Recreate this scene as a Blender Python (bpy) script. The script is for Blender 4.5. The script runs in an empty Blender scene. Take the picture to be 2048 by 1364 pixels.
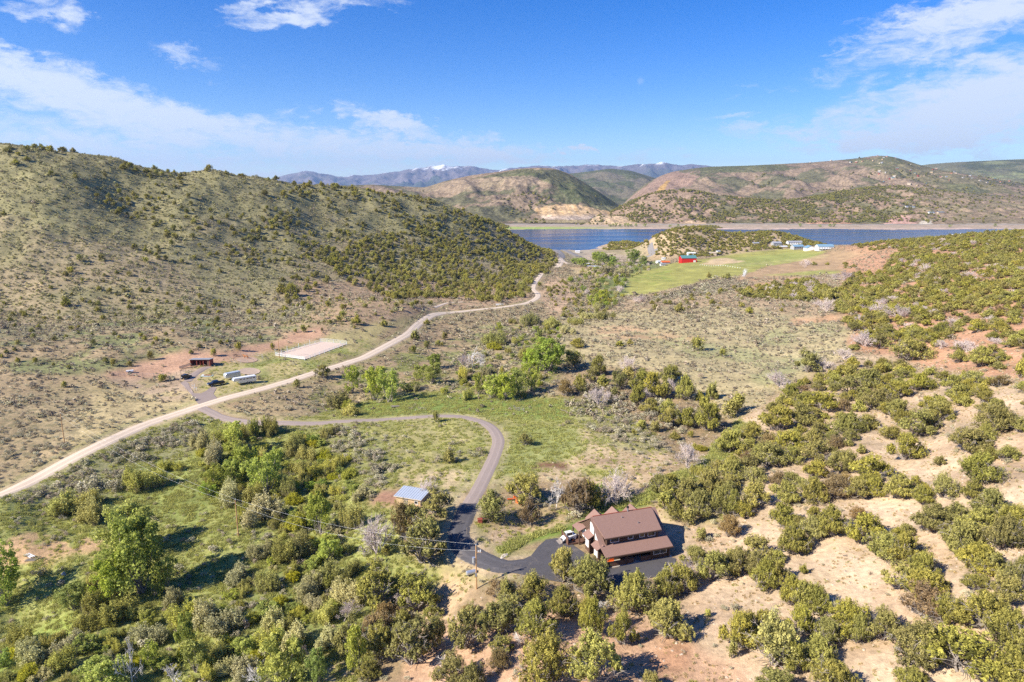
import bpy, bmesh, math, random
import numpy as np
from mathutils import Vector, Matrix
from mathutils.geometry import delaunay_2d_cdt
random.seed(7); RNG = np.random.default_rng(7)
sc = bpy.context.scene
COL = sc.collection
PI = math.pi
R = math.radians
# ------------------------------------------------------------------ camera, light, exposure
CAM_Z = 66.0; PITCH = R(11.9); FPX = 1365.0
cam = bpy.data.cameras.new('camera'); camo = bpy.data.objects.new('camera', cam); COL.objects.link(camo)
camo.location = (0, 0, CAM_Z); camo.rotation_euler = (PI/2 - PITCH, 0, 0)
cam.sensor_width = 36.0; cam.lens = 36.0*FPX/2048; cam.clip_end = 120000; cam.clip_start = 0.5
sc.camera = camo
sc.view_settings.view_transform = 'Standard'; sc.view_settings.look = 'None'
sc.view_settings.gamma = 1; sc.view_settings.use_curve_mapping = False
sc.view_settings.exposure = 0.88
SUN_EL = R(35); SUN_SHADOW_AZ = R(27)                 # shadows fall along +x, turned this much towards +y
sd = Vector((math.cos(SUN_SHADOW_AZ)*math.cos(SUN_EL), math.sin(SUN_SHADOW_AZ)*math.cos(SUN_EL), -math.sin(SUN_EL)))
sun = bpy.data.lights.new('sun', 'SUN'); sun.energy = 5.0; sun.angle = R(0.5); sun.color = (1.0, 0.925, 0.79)
suno = bpy.data.objects.new('sun', sun); COL.objects.link(suno)
suno.rotation_euler = sd.to_track_quat('-Z', 'Y').to_euler(); suno.location = (-100, -30, 150)
sc.cycles.max_bounces = 6; sc.cycles.diffuse_bounces = 4; sc.cycles.glossy_bounces = 2
sc.cycles.transparent_max_bounces = 4; sc.cycles.transmission_bounces = 2; sc.cycles.volume_bounces = 0
sc.cycles.use_denoising = False
try: sc.cycles.denoiser = 'OPENIMAGEDENOISE'; sc.cycles.denoising_input_passes = 'RGB_ALBEDO_NORMAL'
except Exception: pass

# ------------------------------------------------------------------ node helpers
class NT:
    def __init__(s, tree): s.t = tree; s.n = tree.nodes; s.l = tree.links
    def new(s, typ, **kw):
        n = s.n.new(typ)
        for k, v in kw.items():
            if hasattr(n, k): setattr(n, k, v)
        return n
    def put(s, sock, v):
        if isinstance(v, bpy.types.NodeSocket): s.l.new(v, sock)
        elif v is not None: sock.default_value = v
    def math(s, op, a, b=None, c=None, clamp=False):
        n = s.new('ShaderNodeMath', operation=op); n.use_clamp = clamp
        s.put(n.inputs[0], a)
        if b is not None: s.put(n.inputs[1], b)
        if c is not None: s.put(n.inputs[2], c)
        return n.outputs[0]
    def mix(s, f, a, b, mode='MIX'):
        n = s.new('ShaderNodeMix', data_type='RGBA', blend_type=mode); n.clamp_factor = True
        s.put(n.inputs[0], f); s.put(n.inputs[6], a if isinstance(a, bpy.types.NodeSocket) else (*a[:3], 1)); s.put(n.inputs[7], b if isinstance(b, bpy.types.NodeSocket) else (*b[:3], 1))
        return n.outputs[2]
    def noise(s, vec, scale, detail=4, rough=.55, dist=0.0):
        n = s.new('ShaderNodeTexNoise'); s.put(n.inputs['Vector'], vec); n.inputs['Scale'].default_value = scale
        n.inputs['Detail'].default_value = detail; n.inputs['Roughness'].default_value = rough; n.inputs['Distortion'].default_value = dist
        return n.outputs['Fac']
    def ramp(s, f, lo, hi, a=0.0, b=1.0):
        n = s.new('ShaderNodeMapRange'); n.interpolation_type = 'SMOOTHSTEP'
        s.put(n.inputs[0], f); n.inputs[1].default_value = lo; n.inputs[2].default_value = hi; n.inputs[3].default_value = a; n.inputs[4].default_value = b
        return n.outputs[0]
    def mapping(s, vec, scale=(1,1,1), rot=(0,0,0), loc=(0,0,0)):
        n = s.new('ShaderNodeMapping'); s.put(n.inputs[0], vec); n.inputs['Scale'].default_value = scale; n.inputs['Rotation'].default_value = rot; n.inputs['Location'].default_value = loc
        return n.outputs[0]

# ------------------------------------------------------------------ world: physical sky + thin cirrus
world = bpy.data.worlds.new('World'); sc.world = world; world.use_nodes = True
w = NT(world.node_tree); w.n.clear()
sky = w.new('ShaderNodeTexSky', sky_type='NISHITA'); sky.sun_disc = False
sky.sun_elevation = SUN_EL; sky.sun_rotation = math.atan2(-sd.x, -sd.y); sky.altitude = 1900; sky.air_density = 1.0; sky.dust_density = 0.35; sky.ozone_density = 2.0
geo = w.new('ShaderNodeTexCoord')
sep = w.new('ShaderNodeSeparateXYZ'); w.put(sep.inputs[0], geo.outputs['Generated'])
az = w.math('ARCTAN2', sep.outputs[0], sep.outputs[1]); el = w.math('ARCSINE', sep.outputs[2])
comb = w.new('ShaderNodeCombineXYZ'); w.put(comb.inputs[0], az); w.put(comb.inputs[1], el)
P = comb.outputs[0]
n1 = w.noise(w.mapping(P, (5, 16, 1), (0, 0, R(-12))), 1.0, 9, .62, .6)
n2 = w.noise(w.mapping(P, (14, 60, 1), (0, 0, R(-14))), 1.0, 7, .65, .5)
n3 = w.noise(w.mapping(P, (9, 22, 1), (0, 0, R(14)), (3, 1, 0)), 1.0, 9, .62, .7)
wn = w.new('ShaderNodeTexNoise'); w.put(wn.inputs['Vector'], w.mapping(P, (7, 16, 1))); wn.inputs['Scale'].default_value = 1.6; wn.inputs['Detail'].default_value = 7; wn.inputs['Roughness'].default_value = .65
vm = w.new('ShaderNodeVectorMath', operation='SUBTRACT'); w.put(vm.inputs[0], wn.outputs['Color']); vm.inputs[1].default_value = (.5, .5, .5)
vs = w.new('ShaderNodeVectorMath', operation='MULTIPLY'); w.put(vs.inputs[0], vm.outputs[0]); vs.inputs[1].default_value = (.22, .09, 0)
va = w.new('ShaderNodeVectorMath', operation='ADD'); w.put(va.inputs[0], P); w.put(va.inputs[1], vs.outputs[0]); PW = va.outputs[0]
def uvdir(u, v):      # azimuth and elevation of a view direction
    xc = (u-1024)/FPX; yc = -(v-682)/FPX
    d = Vector((xc, math.cos(PITCH)+yc*math.sin(PITCH), -math.sin(PITCH)+yc*math.cos(PITCH))).normalized()
    return math.atan2(d.x, d.y), math.asin(d.z)
def blob(u, v, ru, rv, rot, amp, fuzzy=True):          # a soft elongated cloud bank at a place in the sky
    a0, e0 = uvdir(u, v)
    m = w.new('ShaderNodeMapping'); m.vector_type = 'TEXTURE'; w.put(m.inputs[0], PW if fuzzy else P)
    m.inputs['Location'].default_value = (a0, e0, 0); m.inputs['Rotation'].default_value = (0, 0, R(rot)); m.inputs['Scale'].default_value = (ru/FPX, rv/FPX, 1)
    ln = w.new('ShaderNodeVectorMath', operation='LENGTH'); w.put(ln.inputs[0], m.outputs[0])
    return w.math('MULTIPLY', w.ramp(ln.outputs['Value'], 0.15, 1.0, 1.0, 0.0), amp)
def bank(lst, noi, lo, hi):
    tot = None
    for b in lst:
        x = blob(*b); tot = x if tot is None else w.math('MAXIMUM', tot, x)
    s_ = w.math('ADD', tot, w.math('MULTIPLY', w.math('SUBTRACT', noi, .5), 2.9))
    return w.math('MULTIPLY', w.ramp(s_, lo, hi), w.ramp(tot, 0.0, .5))
streakL = w.math('ADD', w.math('MULTIPLY', w.noise(w.mapping(PW, (4, 20, 1), (0, 0, R(-15))), 1.0, 10, .68, .4), .6), w.math('MULTIPLY', w.noise(w.mapping(P, (22, 55, 1), (0, 0, R(-30))), 1.0, 8, .7, .8), .4))
streakR = w.math('ADD', w.math('MULTIPLY', w.noise(w.mapping(PW, (4, 20, 1), (0, 0, R(14)), (3, 1, 0)), 1.0, 10, .68, .4), .6), w.math('MULTIPLY', w.noise(w.mapping(P, (20, 55, 1), (0, 0, R(24))), 1.0, 8, .7, .8), .4))
left = bank([(20,165,330,85,-14,.9),(210,215,400,90,-18,1.0),(420,262,400,80,-14,1.0),(640,280,330,62,-8,.95),(790,240,200,48,-14,1.0),(740,215,110,26,0,.9),(760,305,380,55,-3,.95),(940,312,300,55,0,.95),(120,285,420,65,-10,.85),(400,325,520,48,-6,.9),(700,335,600,40,0,.85),(390,115,130,26,-10,.55),(450,140,90,18,-14,.4),(60,12,170,44,-22,.8),(560,35,230,34,6,.75),(720,0,260,30,6,.65),(980,300,150,30,-14,.7)], streakL, .33, 1.08)
right = bank([(1980,25,420,90,16,.9),(1800,70,260,45,22,.7),(1880,90,150,36,22,.85),(1700,70,160,16,24,.45),(1860,175,420,60,12,.8),(2010,190,420,110,10,1.0),(1700,235,460,34,7,.85),(1880,258,460,62,5,1.0),(1560,225,260,18,4,.5),(1145,298,60,13,-6,.9),(1290,310,120,34,0,.5),(1545,275,110,16,6,.65),(1720,293,160,13,2,.55),(2000,298,160,13,2,.6),(1500,190,160,12,4,.35)], streakR, .33, 1.08)
low = w.math('MULTIPLY', w.ramp(el, 0.0, .09, 1.0, 0.0), w.ramp(n1, .3, .75, .02, .22))
# wisps all round the rest of the sky, the same kind as in view
back = w.math('MULTIPLY', w.math('MULTIPLY', w.ramp(n1, .52, .8), w.ramp(sep.outputs[1], .35, .1)), .5)
cl = w.math('MAXIMUM', w.math('MAXIMUM', left, right), w.math('MAXIMUM', low, back))
cl = w.math('MULTIPLY', cl, .86, clamp=True)
hsv = w.new('ShaderNodeHueSaturation'); w.put(hsv.inputs['Color'], sky.outputs[0]); hsv.inputs['Saturation'].default_value = 1.5; hsv.inputs['Hue'].default_value = .518; hsv.inputs['Value'].default_value = 1.0
moon = w.math('MULTIPLY', blob(1281, 162, 9, 9, 0, 1.0, False), .16)
skyc = w.mix(moon, hsv.outputs[0], (5.0,5.4,6.0))
skyc = w.mix(cl, skyc, (5.0, 5.4, 6.0))
bg = w.new('ShaderNodeBackground'); w.put(bg.inputs[0], skyc); bg.inputs[1].default_value = 0.10
wo = w.new('ShaderNodeOutputWorld'); w.l.new(bg.outputs[0], wo.inputs[0])

# ------------------------------------------------------------------ tagging
def tag(o, label=None, cat=None, group=None, kind=None):
    if label: o['label'] = label
    if cat: o['category'] = cat
    if group: o['group'] = group
    if kind: o['kind'] = kind
    return o
def empty(name, loc, rz=0, **kw):
    o = bpy.data.objects.new(name, None); COL.objects.link(o); o.location = loc; o.rotation_euler = (0, 0, rz); o.empty_display_size = .5
    return tag(o, **kw)

# ------------------------------------------------------------------ numpy noise
_perm = RNG.permutation(4096)
_grad = RNG.uniform(0, 2*PI, 4096); _gx = np.cos(_grad); _gy = np.sin(_grad)
def perlin(x, y):
    xi = np.floor(x).astype(np.int64); yi = np.floor(y).astype(np.int64); xf = x-xi; yf = y-yi
    def g(ix, iy):
        h = _perm[(_perm[ix & 4095] + iy) & 4095]
        return _gx[h]*(x-ix) + _gy[h]*(y-iy)
    u = xf*xf*xf*(xf*(xf*6-15)+10); v = yf*yf*yf*(yf*(yf*6-15)+10)
    a = g(xi, yi)*(1-u)+g(xi+1, yi)*u; b = g(xi, yi+1)*(1-u)+g(xi+1, yi+1)*u
    return (a*(1-v)+b*v)*1.5
def fbm(x, y, s, o=4, g=.5):
    r = 0; a = 1
    for k in range(o): r = r + a*perlin(x/s+17.3*k, y/s-9.1*k); s *= .5; a *= g
    return r
def ridged(x, y, s, o=4):
    r = 0; a = 1
    for k in range(o): r = r + a*(1-np.abs(perlin(x/s+5.3*k, y/s+3.1*k))*2); s *= .5; a *= .5
    return r/1.9-.5
def sstep(x, a, b):
    t = np.clip((x-a)/(b-a), 0, 1); return t*t*(3-2*t)

# ------------------------------------------------------------------ pixel <-> world
CP, SP = math.cos(PITCH), math.sin(PITCH)
def slope_of(u, v):
    yc = -(np.asarray(v, float)-682)/FPX; dY = CP+yc*SP; dZ = -SP+yc*CP
    return dZ/dY, (np.asarray(u, float)-1024)/FPX/dY       # dz per metre of y, dx per metre of y
def at_Y(u, v, Y):
    k, kx = slope_of(u, v); return np.array([kx*Y, Y, CAM_Z+k*Y])
def at_Z(u, v, z):
    k, kx = slope_of(u, v); return at_Y(u, v, (z-CAM_Z)/k)
def project(x, y, z):
    zz = z-CAM_Z; f = y*CP-zz*SP; up = y*SP+zz*CP
    return 1024+FPX*x/f, 682-FPX*up/f, f

# ------------------------------------------------------------------ terrain height from surveyed points
LAKE = -26.0
CPT = []
def cz(*pts):
    for u, v, z in pts: CPT.append(at_Z(u, v, z))
def cy(*pts):
    for u, v, Y in pts: CPT.append(at_Y(u, v, Y))
def cw(*pts):
    for p in pts: CPT.append(np.array(p, float))
# flat pad round the house and drive
cz((1213,1136,0),(1338,1113,0),(1143,1075,.1),(1330,1060,1.2),(1100,1140,0),(1020,1125,0),(930,1090,.1),(915,1050,0),(940,990,0),(1270,1160,0),(1200,1165,-.2),(1345,1150,.5))
cz((990,880,-.5),(880,834,-.8),(700,842,-1.5),(560,848,-1.5),(1050,880,-.3),(1100,930,0),(1250,930,.3),(1330,960,1),(1150,990,-.5),(1060,1060,-1.2),(1230,1000,-.8),(1380,900,-.5),(1460,850,-.5))
cz((800,1000,-.5),(860,940,-.5),(740,930,-1.5),(700,1000,-3),(820,1100,-1.5),(880,1180,-4),(953,1178,-1.5),(820,1240,-5.5),(1000,1230,-1),(1020,1300,0),(1187,1272,.5),(1187,1364,1.5))
cz((600,1000,-5),(480,1070,-6),(470,960,-5),(560,900,-4),(400,900,-4),(300,1000,-6),(280,1180,-8),(100,1020,-5.5),(60,1110,-5.5),(0,1000,-4),(180,1170,-7),(30,1240,-11),(140,1250,-10),(300,1300,-8.5),(100,1330,-7),(0,1364,-7),(450,1200,-7),(420,1364,-8),(600,1200,-7),(600,1364,-7),(760,1364,-4),(760,1290,-5.5))
# road and flats to the left
cz((0,990,-2),(200,890,-1.5),(420,805,-1),(628,745,-1),(736,710,-1.5),(843,643,-3),(892,625,-4),(999,616,-6),(1063,603,-8),(1076,594,-8.5),(1078,555,-12),(1113,535,-15),(1121,508,-20))
cz((0,850,0),(129,885,-1),(250,800,0),(400,780,0),(430,770,0),(300,740,1),(100,740,3),(0,740,4),(410,730,1),(550,712,0),(690,690,0),(600,680,1),(480,690,2),(200,690,6),(0,680,9),(350,660,7),(760,650,1),(700,620,5),(820,610,3))
# spur on the left: slope and skyline
cy((0,285,640),(120,302,650),(230,318,665),(320,338,690),(430,344,720),(520,352,750),(560,362,770),(640,368,800),(720,378,830),(800,388,860),(860,400,880),(920,420,895),(980,445,905),(1040,478,915),(1100,512,925))
cy((0,350,560),(0,430,490),(0,520,430),(0,600,385),(250,390,610),(250,470,510),(250,560,430),(250,620,385),(480,430,640),(480,500,550),(480,560,480),(480,610,430),(650,450,700),(650,520,590),(650,580,490),(780,460,740),(780,540,620),(780,590,510),(900,480,780),(900,540,660),(900,590,540),(1000,510,800),(1000,560,640),(1000,600,490),(1060,530,820),(1050,570,610),(1080,535,780))
# behind the spur
cw((-700,820,40),(-450,900,30),(-250,980,15),(-80,1050,-10),(-900,700,110),(-650,1100,-10),(-300,1200,-20),(-60,1200,-24),(-800,1500,-15),(-400,1600,-24),(-300,1900,-22),(-900,2100,0))
# creek bottom and hayfields beyond
cz((1100,640,-5),(1000,690,-5),(950,760,-4),(780,790,-4),(700,810,-4),(1060,770,-2.5),(1120,720,-2),(1200,800,-1),(1000,650,-6.5),(1130,600,-9.5),(1150,560,-13),(1180,530,-17),(1200,600,-8.5),(1230,560,-12))
cz((1300,700,0),(1280,640,-2),(1400,690,1),(1550,680,2.5),(1560,740,2.5),(1450,760,1),(1350,610,-3),(1500,600,-1),(1650,650,4),(1330,560,-11),(1260,585,-11),(1450,540,-9.5),(1340,530,-13.5),(1400,520,-14),(1500,520,-11),(1600,510,-10),(1600,540,-6.5),(1700,520,-6),(1740,500,-5),(1580,500,-10.5),(1660,496,-9.5),(1470,560,-7),(1400,565,-8.5))
# knoll between field and lake
cy((1300,478,1090),(1340,461,1100),(1375,455,1105),(1420,458,1110),(1460,468,1120),(1500,466,1140),(1540,464,1150),(1580,470,1150),(1610,480,1140),(1640,489,1120))
cz((1290,505,-19),(1330,508,-15),(1430,500,-11),(1375,510,-14),(1480,498,-10),(1560,494,-9),(1250,500,-22),(1218,499,-24.6),(1180,504,-24.5),(1130,502,-23.5),(1250,484,-20),(1285,490,-13))
cy((1380,475,1040),(1520,482,1080),(1340,485,1020))
cw((130,1265,-27.5),(60,1255,-27.5),(240,1260,-27.5),(340,1260,-28),(420,1270,-28),(520,1240,-28),(30,1400,-31),(300,1400,-32),(600,1350,-32),(900,1300,-32),(1200,1300,-32),(-40,1700,-31),(300,1700,-33),(700,1700,-33),(1200,1700,-33),(1600,1700,-33),(-20,1950,-28),(200,1980,-28),(500,1985,-28),(900,1990,-28),(1400,2000,-28))
cz((1090,486,-30),(1110,491,-33),(1140,494,-33),(1180,494,-33),(1205,490,-32),(1240,477,-33),(1280,469,-33),(1100,478,-33))
cw((-80,1500,-27),(-60,1350,-26),(-120,2000,-25))
# right: the rising juniper slope
cz((1364,1364,2.5),(1550,1300,4),(1550,1180,4),(1450,1100,2),(1480,1000,3),(1650,1000,7),(1600,900,5),(1560,830,3),(1750,1150,8),(1750,1300,7),(1900,1364,9),(2048,1364,11),(2048,1150,15),(1900,1050,12.5),(2048,950,18),(1850,870,11),(1700,800,6),(2048,800,20),(1800,740,8),(1920,730,13),(2048,700,20),(1700,660,6),(1800,620,9),(1950,620,16),(2048,600,23),(1750,580,4),(1750,550,1),(1900,550,14))
cy((2048,463,740),(1980,468,760),(1900,474,790),(1820,480,830),(1750,486,880),(1700,490,930),(1660,492,980),(2048,510,560),(1920,510,600),(1800,520,640))
cw((900,800,20),(1000,1000,-10),(750,1050,-20),(600,1120,-24),(1100,600,45),(900,350,40),(700,200,35),(500,120,30),(200,40,18),(60,30,4),(-60,30,-8),(-250,60,-3),(-400,200,5),(-500,350,40),(-800,500,120),(0,0,0),(80,-15,6),(-60,-15,-6),(60,60,3),(0,60,-2),(-45,65,-9))
# far shore
cw((-500,2200,-20),(0,2150,-22),(0,2060,-24),(300,2070,-24),(700,2070,-24),(1100,2080,-24),(1600,2080,-24),(400,2200,-20),(900,2200,-20),(1500,2200,-20),(0,2500,-10),(800,2500,-10),(1800,2500,-10),(-1200,2600,0),(-1800,1500,60))
CPT = np.array(CPT)
Y0 = 50.0
def to_ab(x, y): return x/(y+Y0), np.log(y+Y0)
_a, _b = to_ab(CPT[:, 0], CPT[:, 1]); _S = 1.3
def _ker(d2): return np.sqrt(d2+.0006)
_D2 = (_a[:, None]-_a[None])**2*_S + (_b[:, None]-_b[None])**2*.5
_K = _ker(_D2)+np.eye(len(_a))*-.002
_W = np.linalg.solve(np.block([[_K, np.ones((len(_a), 1))], [np.ones((1, len(_a))), np.zeros((1, 1))]]), np.append(CPT[:, 2], 0))
NA, NB = 640, 780
A0, A1, B0, B1 = -.92, .92, math.log(30), math.log(2650+Y0)
ga = np.linspace(A0, A1, NA); gb = np.linspace(B0, B1, NB)
GA, GB = np.meshgrid(ga, gb, indexing='ij'); GY = np.exp(GB)-Y0; GX = GA*(GY+Y0)
GZ = np.empty_like(GA)
for i in range(0, NA, 20):
    A_ = GA[i:i+20].ravel(); B_ = GB[i:i+20].ravel()
    GZ[i:i+20] = (_ker((A_[:, None]-_a)**2*_S+(B_[:, None]-_b)**2*.5)@_W[:-1]+_W[-1]).reshape(-1, NB)
def lookup(G, x, y):
    a, b = to_ab(np.asarray(x, float), np.maximum(np.asarray(y, float), -19.5))
    fa = np.clip((a-A0)/(A1-A0)*(NA-1), 0, NA-1.001); fb = np.clip((b-B0)/(B1-B0)*(NB-1), 0, NB-1.001)
    ia = fa.astype(int); ib = fb.astype(int); ta = fa-ia; tb = fb-ib
    return (G[ia, ib]*(1-ta)+G[ia+1, ib]*ta)*(1-tb)+(G[ia, ib+1]*(1-ta)+G[ia+1, ib+1]*ta)*tb
_ys = np.exp(np.linspace(math.log(35+Y0), math.log(2640+Y0), 2600))-Y0
def hit(u, v):
    """first terrain point seen along the view ray through a pixel; None when it misses"""
    k, kx = slope_of(u, v); d = (CAM_Z+k*_ys)-lookup(GZ, kx*_ys, _ys)
    i = np.argmax(d < 0)
    if d[i] >= 0: return None
    if i > 0: t = d[i-1]/(d[i-1]-d[i]); Y = _ys[i-1]+(_ys[i]-_ys[i-1])*t
    else: Y = _ys[0]
    return np.array([kx*Y, Y, float(lookup(GZ, kx*Y, Y))])
def hits(pts):
    return [h for h in (hit(*p[:2]) for p in pts) if h is not None]
def H(x, y): return float(lookup(GZ, x, y))
def mpp(p): return project(p[0], p[1], p[2])[2]/FPX          # metres per photo pixel at a point
def densify(poly, step=14):
    out = []
    for (x0, y0), (x1, y1) in zip(poly, poly[1:]+poly[:1]):
        n = max(1, int(math.hypot(x1-x0, y1-y0)/step))
        out += [(x0+(x1-x0)*k/n, y0+(y1-y0)*k/n) for k in range(n)]
    return out
def inside(px, py, poly):
    c = np.zeros(px.shape, bool); n = len(poly)
    for i in range(n):
        x0, y0 = poly[i]; x1, y1 = poly[i-1]
        if y0 == y1: continue
        c ^= ((y0 > py) != (y1 > py)) & (px < (x1-x0)*(py-y0)/(y1-y0)+x0)
    return c
def blur(M, n):
    for _ in range(n):
        M = (M+np.roll(M, 1, 0)+np.roll(M, -1, 0))/3; M = (M+np.roll(M, 1, 1)+np.roll(M, -1, 1))/3
    return M
def poly_ab(poly):
    hs = hits([(u, v) for u, v in densify(poly)])
    return [to_ab(h[0], h[1]) for h in hs]
def mask(poly, soft=3, rough=.012):
    pa = poly_ab(poly)
    if len(pa) < 3: return np.zeros_like(GA)
    m = inside(GA+_ja*rough, GB+_jb*rough*1.5, pa).astype(float)
    return blur(m, soft)
_ja = fbm(GA*1.0, GB*1.0, .11, 4); _jb = fbm(GA+7, GB+3, .11, 4)
# pad of the house kept level
def catmull(pts, n=8):
    P_ = [np.array(p, float) for p in pts]; P_ = [2*P_[0]-P_[1]]+P_+[2*P_[-1]-P_[-2]]; out = []
    for i in range(1, len(P_)-2):
        p0, p1, p2, p3 = P_[i-1:i+3]
        for k in range(n):
            t = k/n; out.append(.5*((2*p1)+(-p0+p2)*t+(2*p0-5*p1+4*p2-p3)*t*t+(-p0+3*p1-3*p2+p3)*t**3))
    out.append(P_[-2]); return np.array(out)
ROADS = {
 'gravel_road': ([(-110,1040),(-50,1013),(0,990),(100,942),(200,890),(300,846),(420,806),(530,776),(628,746),(700,724),(740,709),(811,671),(843,644),(892,626),(950,620),(999,615),(1040,609),(1062,603),(1075,594),(1074,586),(1066,578),(1070,566),(1078,555),(1084,547)], 2.5),
 'gravel_road_far': ([(1113,536),(1119,528),(1122,520),(1119,512)], 4.5),
 'side_track': ([(1121,516),(1127,523),(1138,528)], 2.6),
 'driveway': ([(396,812),(420,824),(450,837),(520,846),(600,847),(700,842),(800,837),(880,832),(930,835),(975,850),(996,877),(990,908),(975,942),(956,980),(938,1010)], 1.75),
 'asphalt_driveway': ([(939,1008),(928,1035),(918,1065),(928,1095),(965,1118),(1010,1133),(1055,1130)], 2.5),
 'highway': ([(1262,479),(1283,483),(1300,490),(1310,500),(1305,509),(1290,515),(1275,519)], 3.4),
 'lake_road': ([(1085,494),(1110,500),(1121,508),(1123,516)], 5),
 'parking_road': ([(1120,498),(1140,505),(1160,514)], 5),
 'bench_track': ([(868,615),(895,606),(925,604)], 1.6),
}
ROADPTS = {}
for k, (pts, hw) in ROADS.items():
    hh = hits(pts)
    ROADPTS[k] = catmull([h[:2] for h in hh], 10)
allroad = np.vstack(list(ROADPTS.values()))
# distance to roads on the grid (coarse), to keep fine relief off them
rd = np.full(GA.shape, 1e9)
for k, pr in ROADPTS.items():
    for p, q in zip(pr[:-1:3], pr[3::3]):
        dx, dy = q-p; L2 = dx*dx+dy*dy+1e-9
        sl = (np.abs(GX-p[0]) < 40+abs(dx)) & (np.abs(GY-p[1]) < 40+abs(dy))
        t = np.clip(((GX[sl]-p[0])*dx+(GY[sl]-p[1])*dy)/L2, 0, 1)
        rd[sl] = np.minimum(rd[sl], np.hypot(GX[sl]-p[0]-t*dx, GY[sl]-p[1]-t*dy))
SMOOTHZ = GZ.copy()
PAD = [(1005,1122),(1060,1084),(1090,1074),(1125,1070),(1160,1040),(1300,1010),(1345,1060),(1356,1120),(1350,1158),(1230,1172),(1100,1158),(1035,1145)]
padm = np.maximum(mask(PAD, 5, 0), 0)
GZ = GZ*(1-padm)+0.0*padm
FLAT = padm.copy()
for pl in ([(545,716),(640,682),(700,690),(620,725)], [(735,1045),(755,975),(850,975),(850,1030)], [(1340,530),(1410,530),(1410,515),(1340,515)]):
    FLAT = np.maximum(FLAT, mask(pl, 3, 0))
keep = sstep(rd, 3, 12)*(1-FLAT)*sstep(GZ, LAKE-2, LAKE+1)
hillm = sstep(GZ, 4, 40)*(GX < 0)
GZ = GZ + keep*(fbm(GX, GY, 14, 4)*.35 + ridged(GX*.9+GY*.25, GY*.5, 90, 4)*hillm*4.2+fbm(GX-70, GY, 22, 4)*hillm*1.6 + fbm(GX+50, GY, 60, 3)*.8*sstep(GY, 60, 300))
GZ = np.where(GY < 1180, np.maximum(GZ, LAKE+.7), GZ)
right_slope = sstep(GX, 25, 80)
GZ = GZ + keep*right_slope*fbm(GX, GY+80, 26, 3)*.9
# ------------------------------------------------------------------ ground cover map: soil colour, sagebrush and grass density
GC = np.zeros(GA.shape+(3,)); SAGE = np.full(GA.shape, .10); GRASS = np.zeros_like(GA)
n_big = fbm(GX, GY, 45, 4); n_med = fbm(GX+300, GY-90, 12, 4); n_str = fbm(GX*.5+90, GY*.5, 70, 3)
base = np.array([.30, .215, .125]); GC[:] = base
def paint(poly, col, a=1.0, sage=None, grass=None, soft=3, rough=.012, patch=None):
    """lay one kind of ground down over an outline; patch = (scale, lo, hi) breaks it up"""
    m = mask(poly, soft, rough)*a
    if patch:
        s, lo, hi = patch; m = m*sstep(fbm(GX+s*7, GY-s*3, s, 4), lo, hi)
    if col is not None: GC[:] = GC*(1-m[..., None])+np.array(col)*m[..., None]
    if sage is not None: SAGE[:] = SAGE*(1-m)+sage*m
    if grass is not None: GRASS[:] = GRASS*(1-m)+grass*m
    return m
SAND, TAN, RED, DRY = (.475, .355, .235), (.335, .245, .15), (.37, .21, .125), (.40, .32, .165)
MEAD, GREEN, LUSH, OLIVE = (.30, .275, .10), (.20, .22, .07), (.16, .21, .045), (.26, .235, .115)
E = 200
HILL = [(-600,250),(0,270),(300,310),(560,345),(800,375),(1000,440),(1125,512),(1095,535),(1060,580),(900,600),(740,640),(500,660),(250,680),(-600,740)]
paint(HILL, (.305, .245, .14), sage=.2)
paint(HILL, OLIVE, .75, patch=(60, -.35, .25))
paint([(-600,250),(0,270),(300,310),(560,345),(800,375),(1000,440),(900,480),(700,440),(500,430),(250,480),(0,430),(-600,500)], (.25, .225, .11), .8, sage=.2)
paint([(-600,430),(0,430),(250,480),(420,560),(380,640),(0,650),(-600,700)], (.335, .26, .155), .7, sage=.2, patch=(70, -.5, .0))
paint([(600,560),(900,560),(1060,580),(1060,602),(890,622),(740,665),(620,640)], (.37, .25, .155), .8, sage=.09)
paint([(-600,690),(0,680),(300,655),(560,640),(740,645),(700,700),(560,760),(420,800),(300,845),(0,980),(-600,1200)], (.335, .25, .145), 1, sage=.2)
paint([(0,690),(230,640),(560,640),(700,690),(540,690),(300,735),(0,760)], (.19, .215, .085), .8, patch=(20, -.1, .4))
paint([(100,770),(350,768),(430,805),(330,848),(180,915),(60,880)], DRY, .85, sage=.16)
paint([(380,735),(540,690),(740,650),(830,640),(700,715),(560,765),(430,800),(400,780)], (.36, .30, .14), .9, sage=.012, grass=.7)
paint([(520,700),(700,665),(740,690),(620,740),(520,765),(470,745)], (.23, .25, .08), .8, patch=(14, -.2, .35), grass=1.5)
paint([(225,765),(300,735),(400,722),(420,760),(380,800),(330,800),(250,780)], (.37, .27, .185), .8, sage=.03, patch=(8, -.5, .0))
paint([(225,742),(360,700),(470,700),(560,672),(640,652),(655,668),(555,700),(470,722),(385,740),(300,762),(230,758)], (.42, .255, .165), .95, sage=0, grass=0)
paint([(0,800),(60,780),(200,760),(120,900),(0,960)], (.29, .225, .13), .8, sage=.3)
paint([(225,690),(330,672),(360,700),(240,735)], (.20, .215, .08), .7, patch=(9, -.2, .2))
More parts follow.
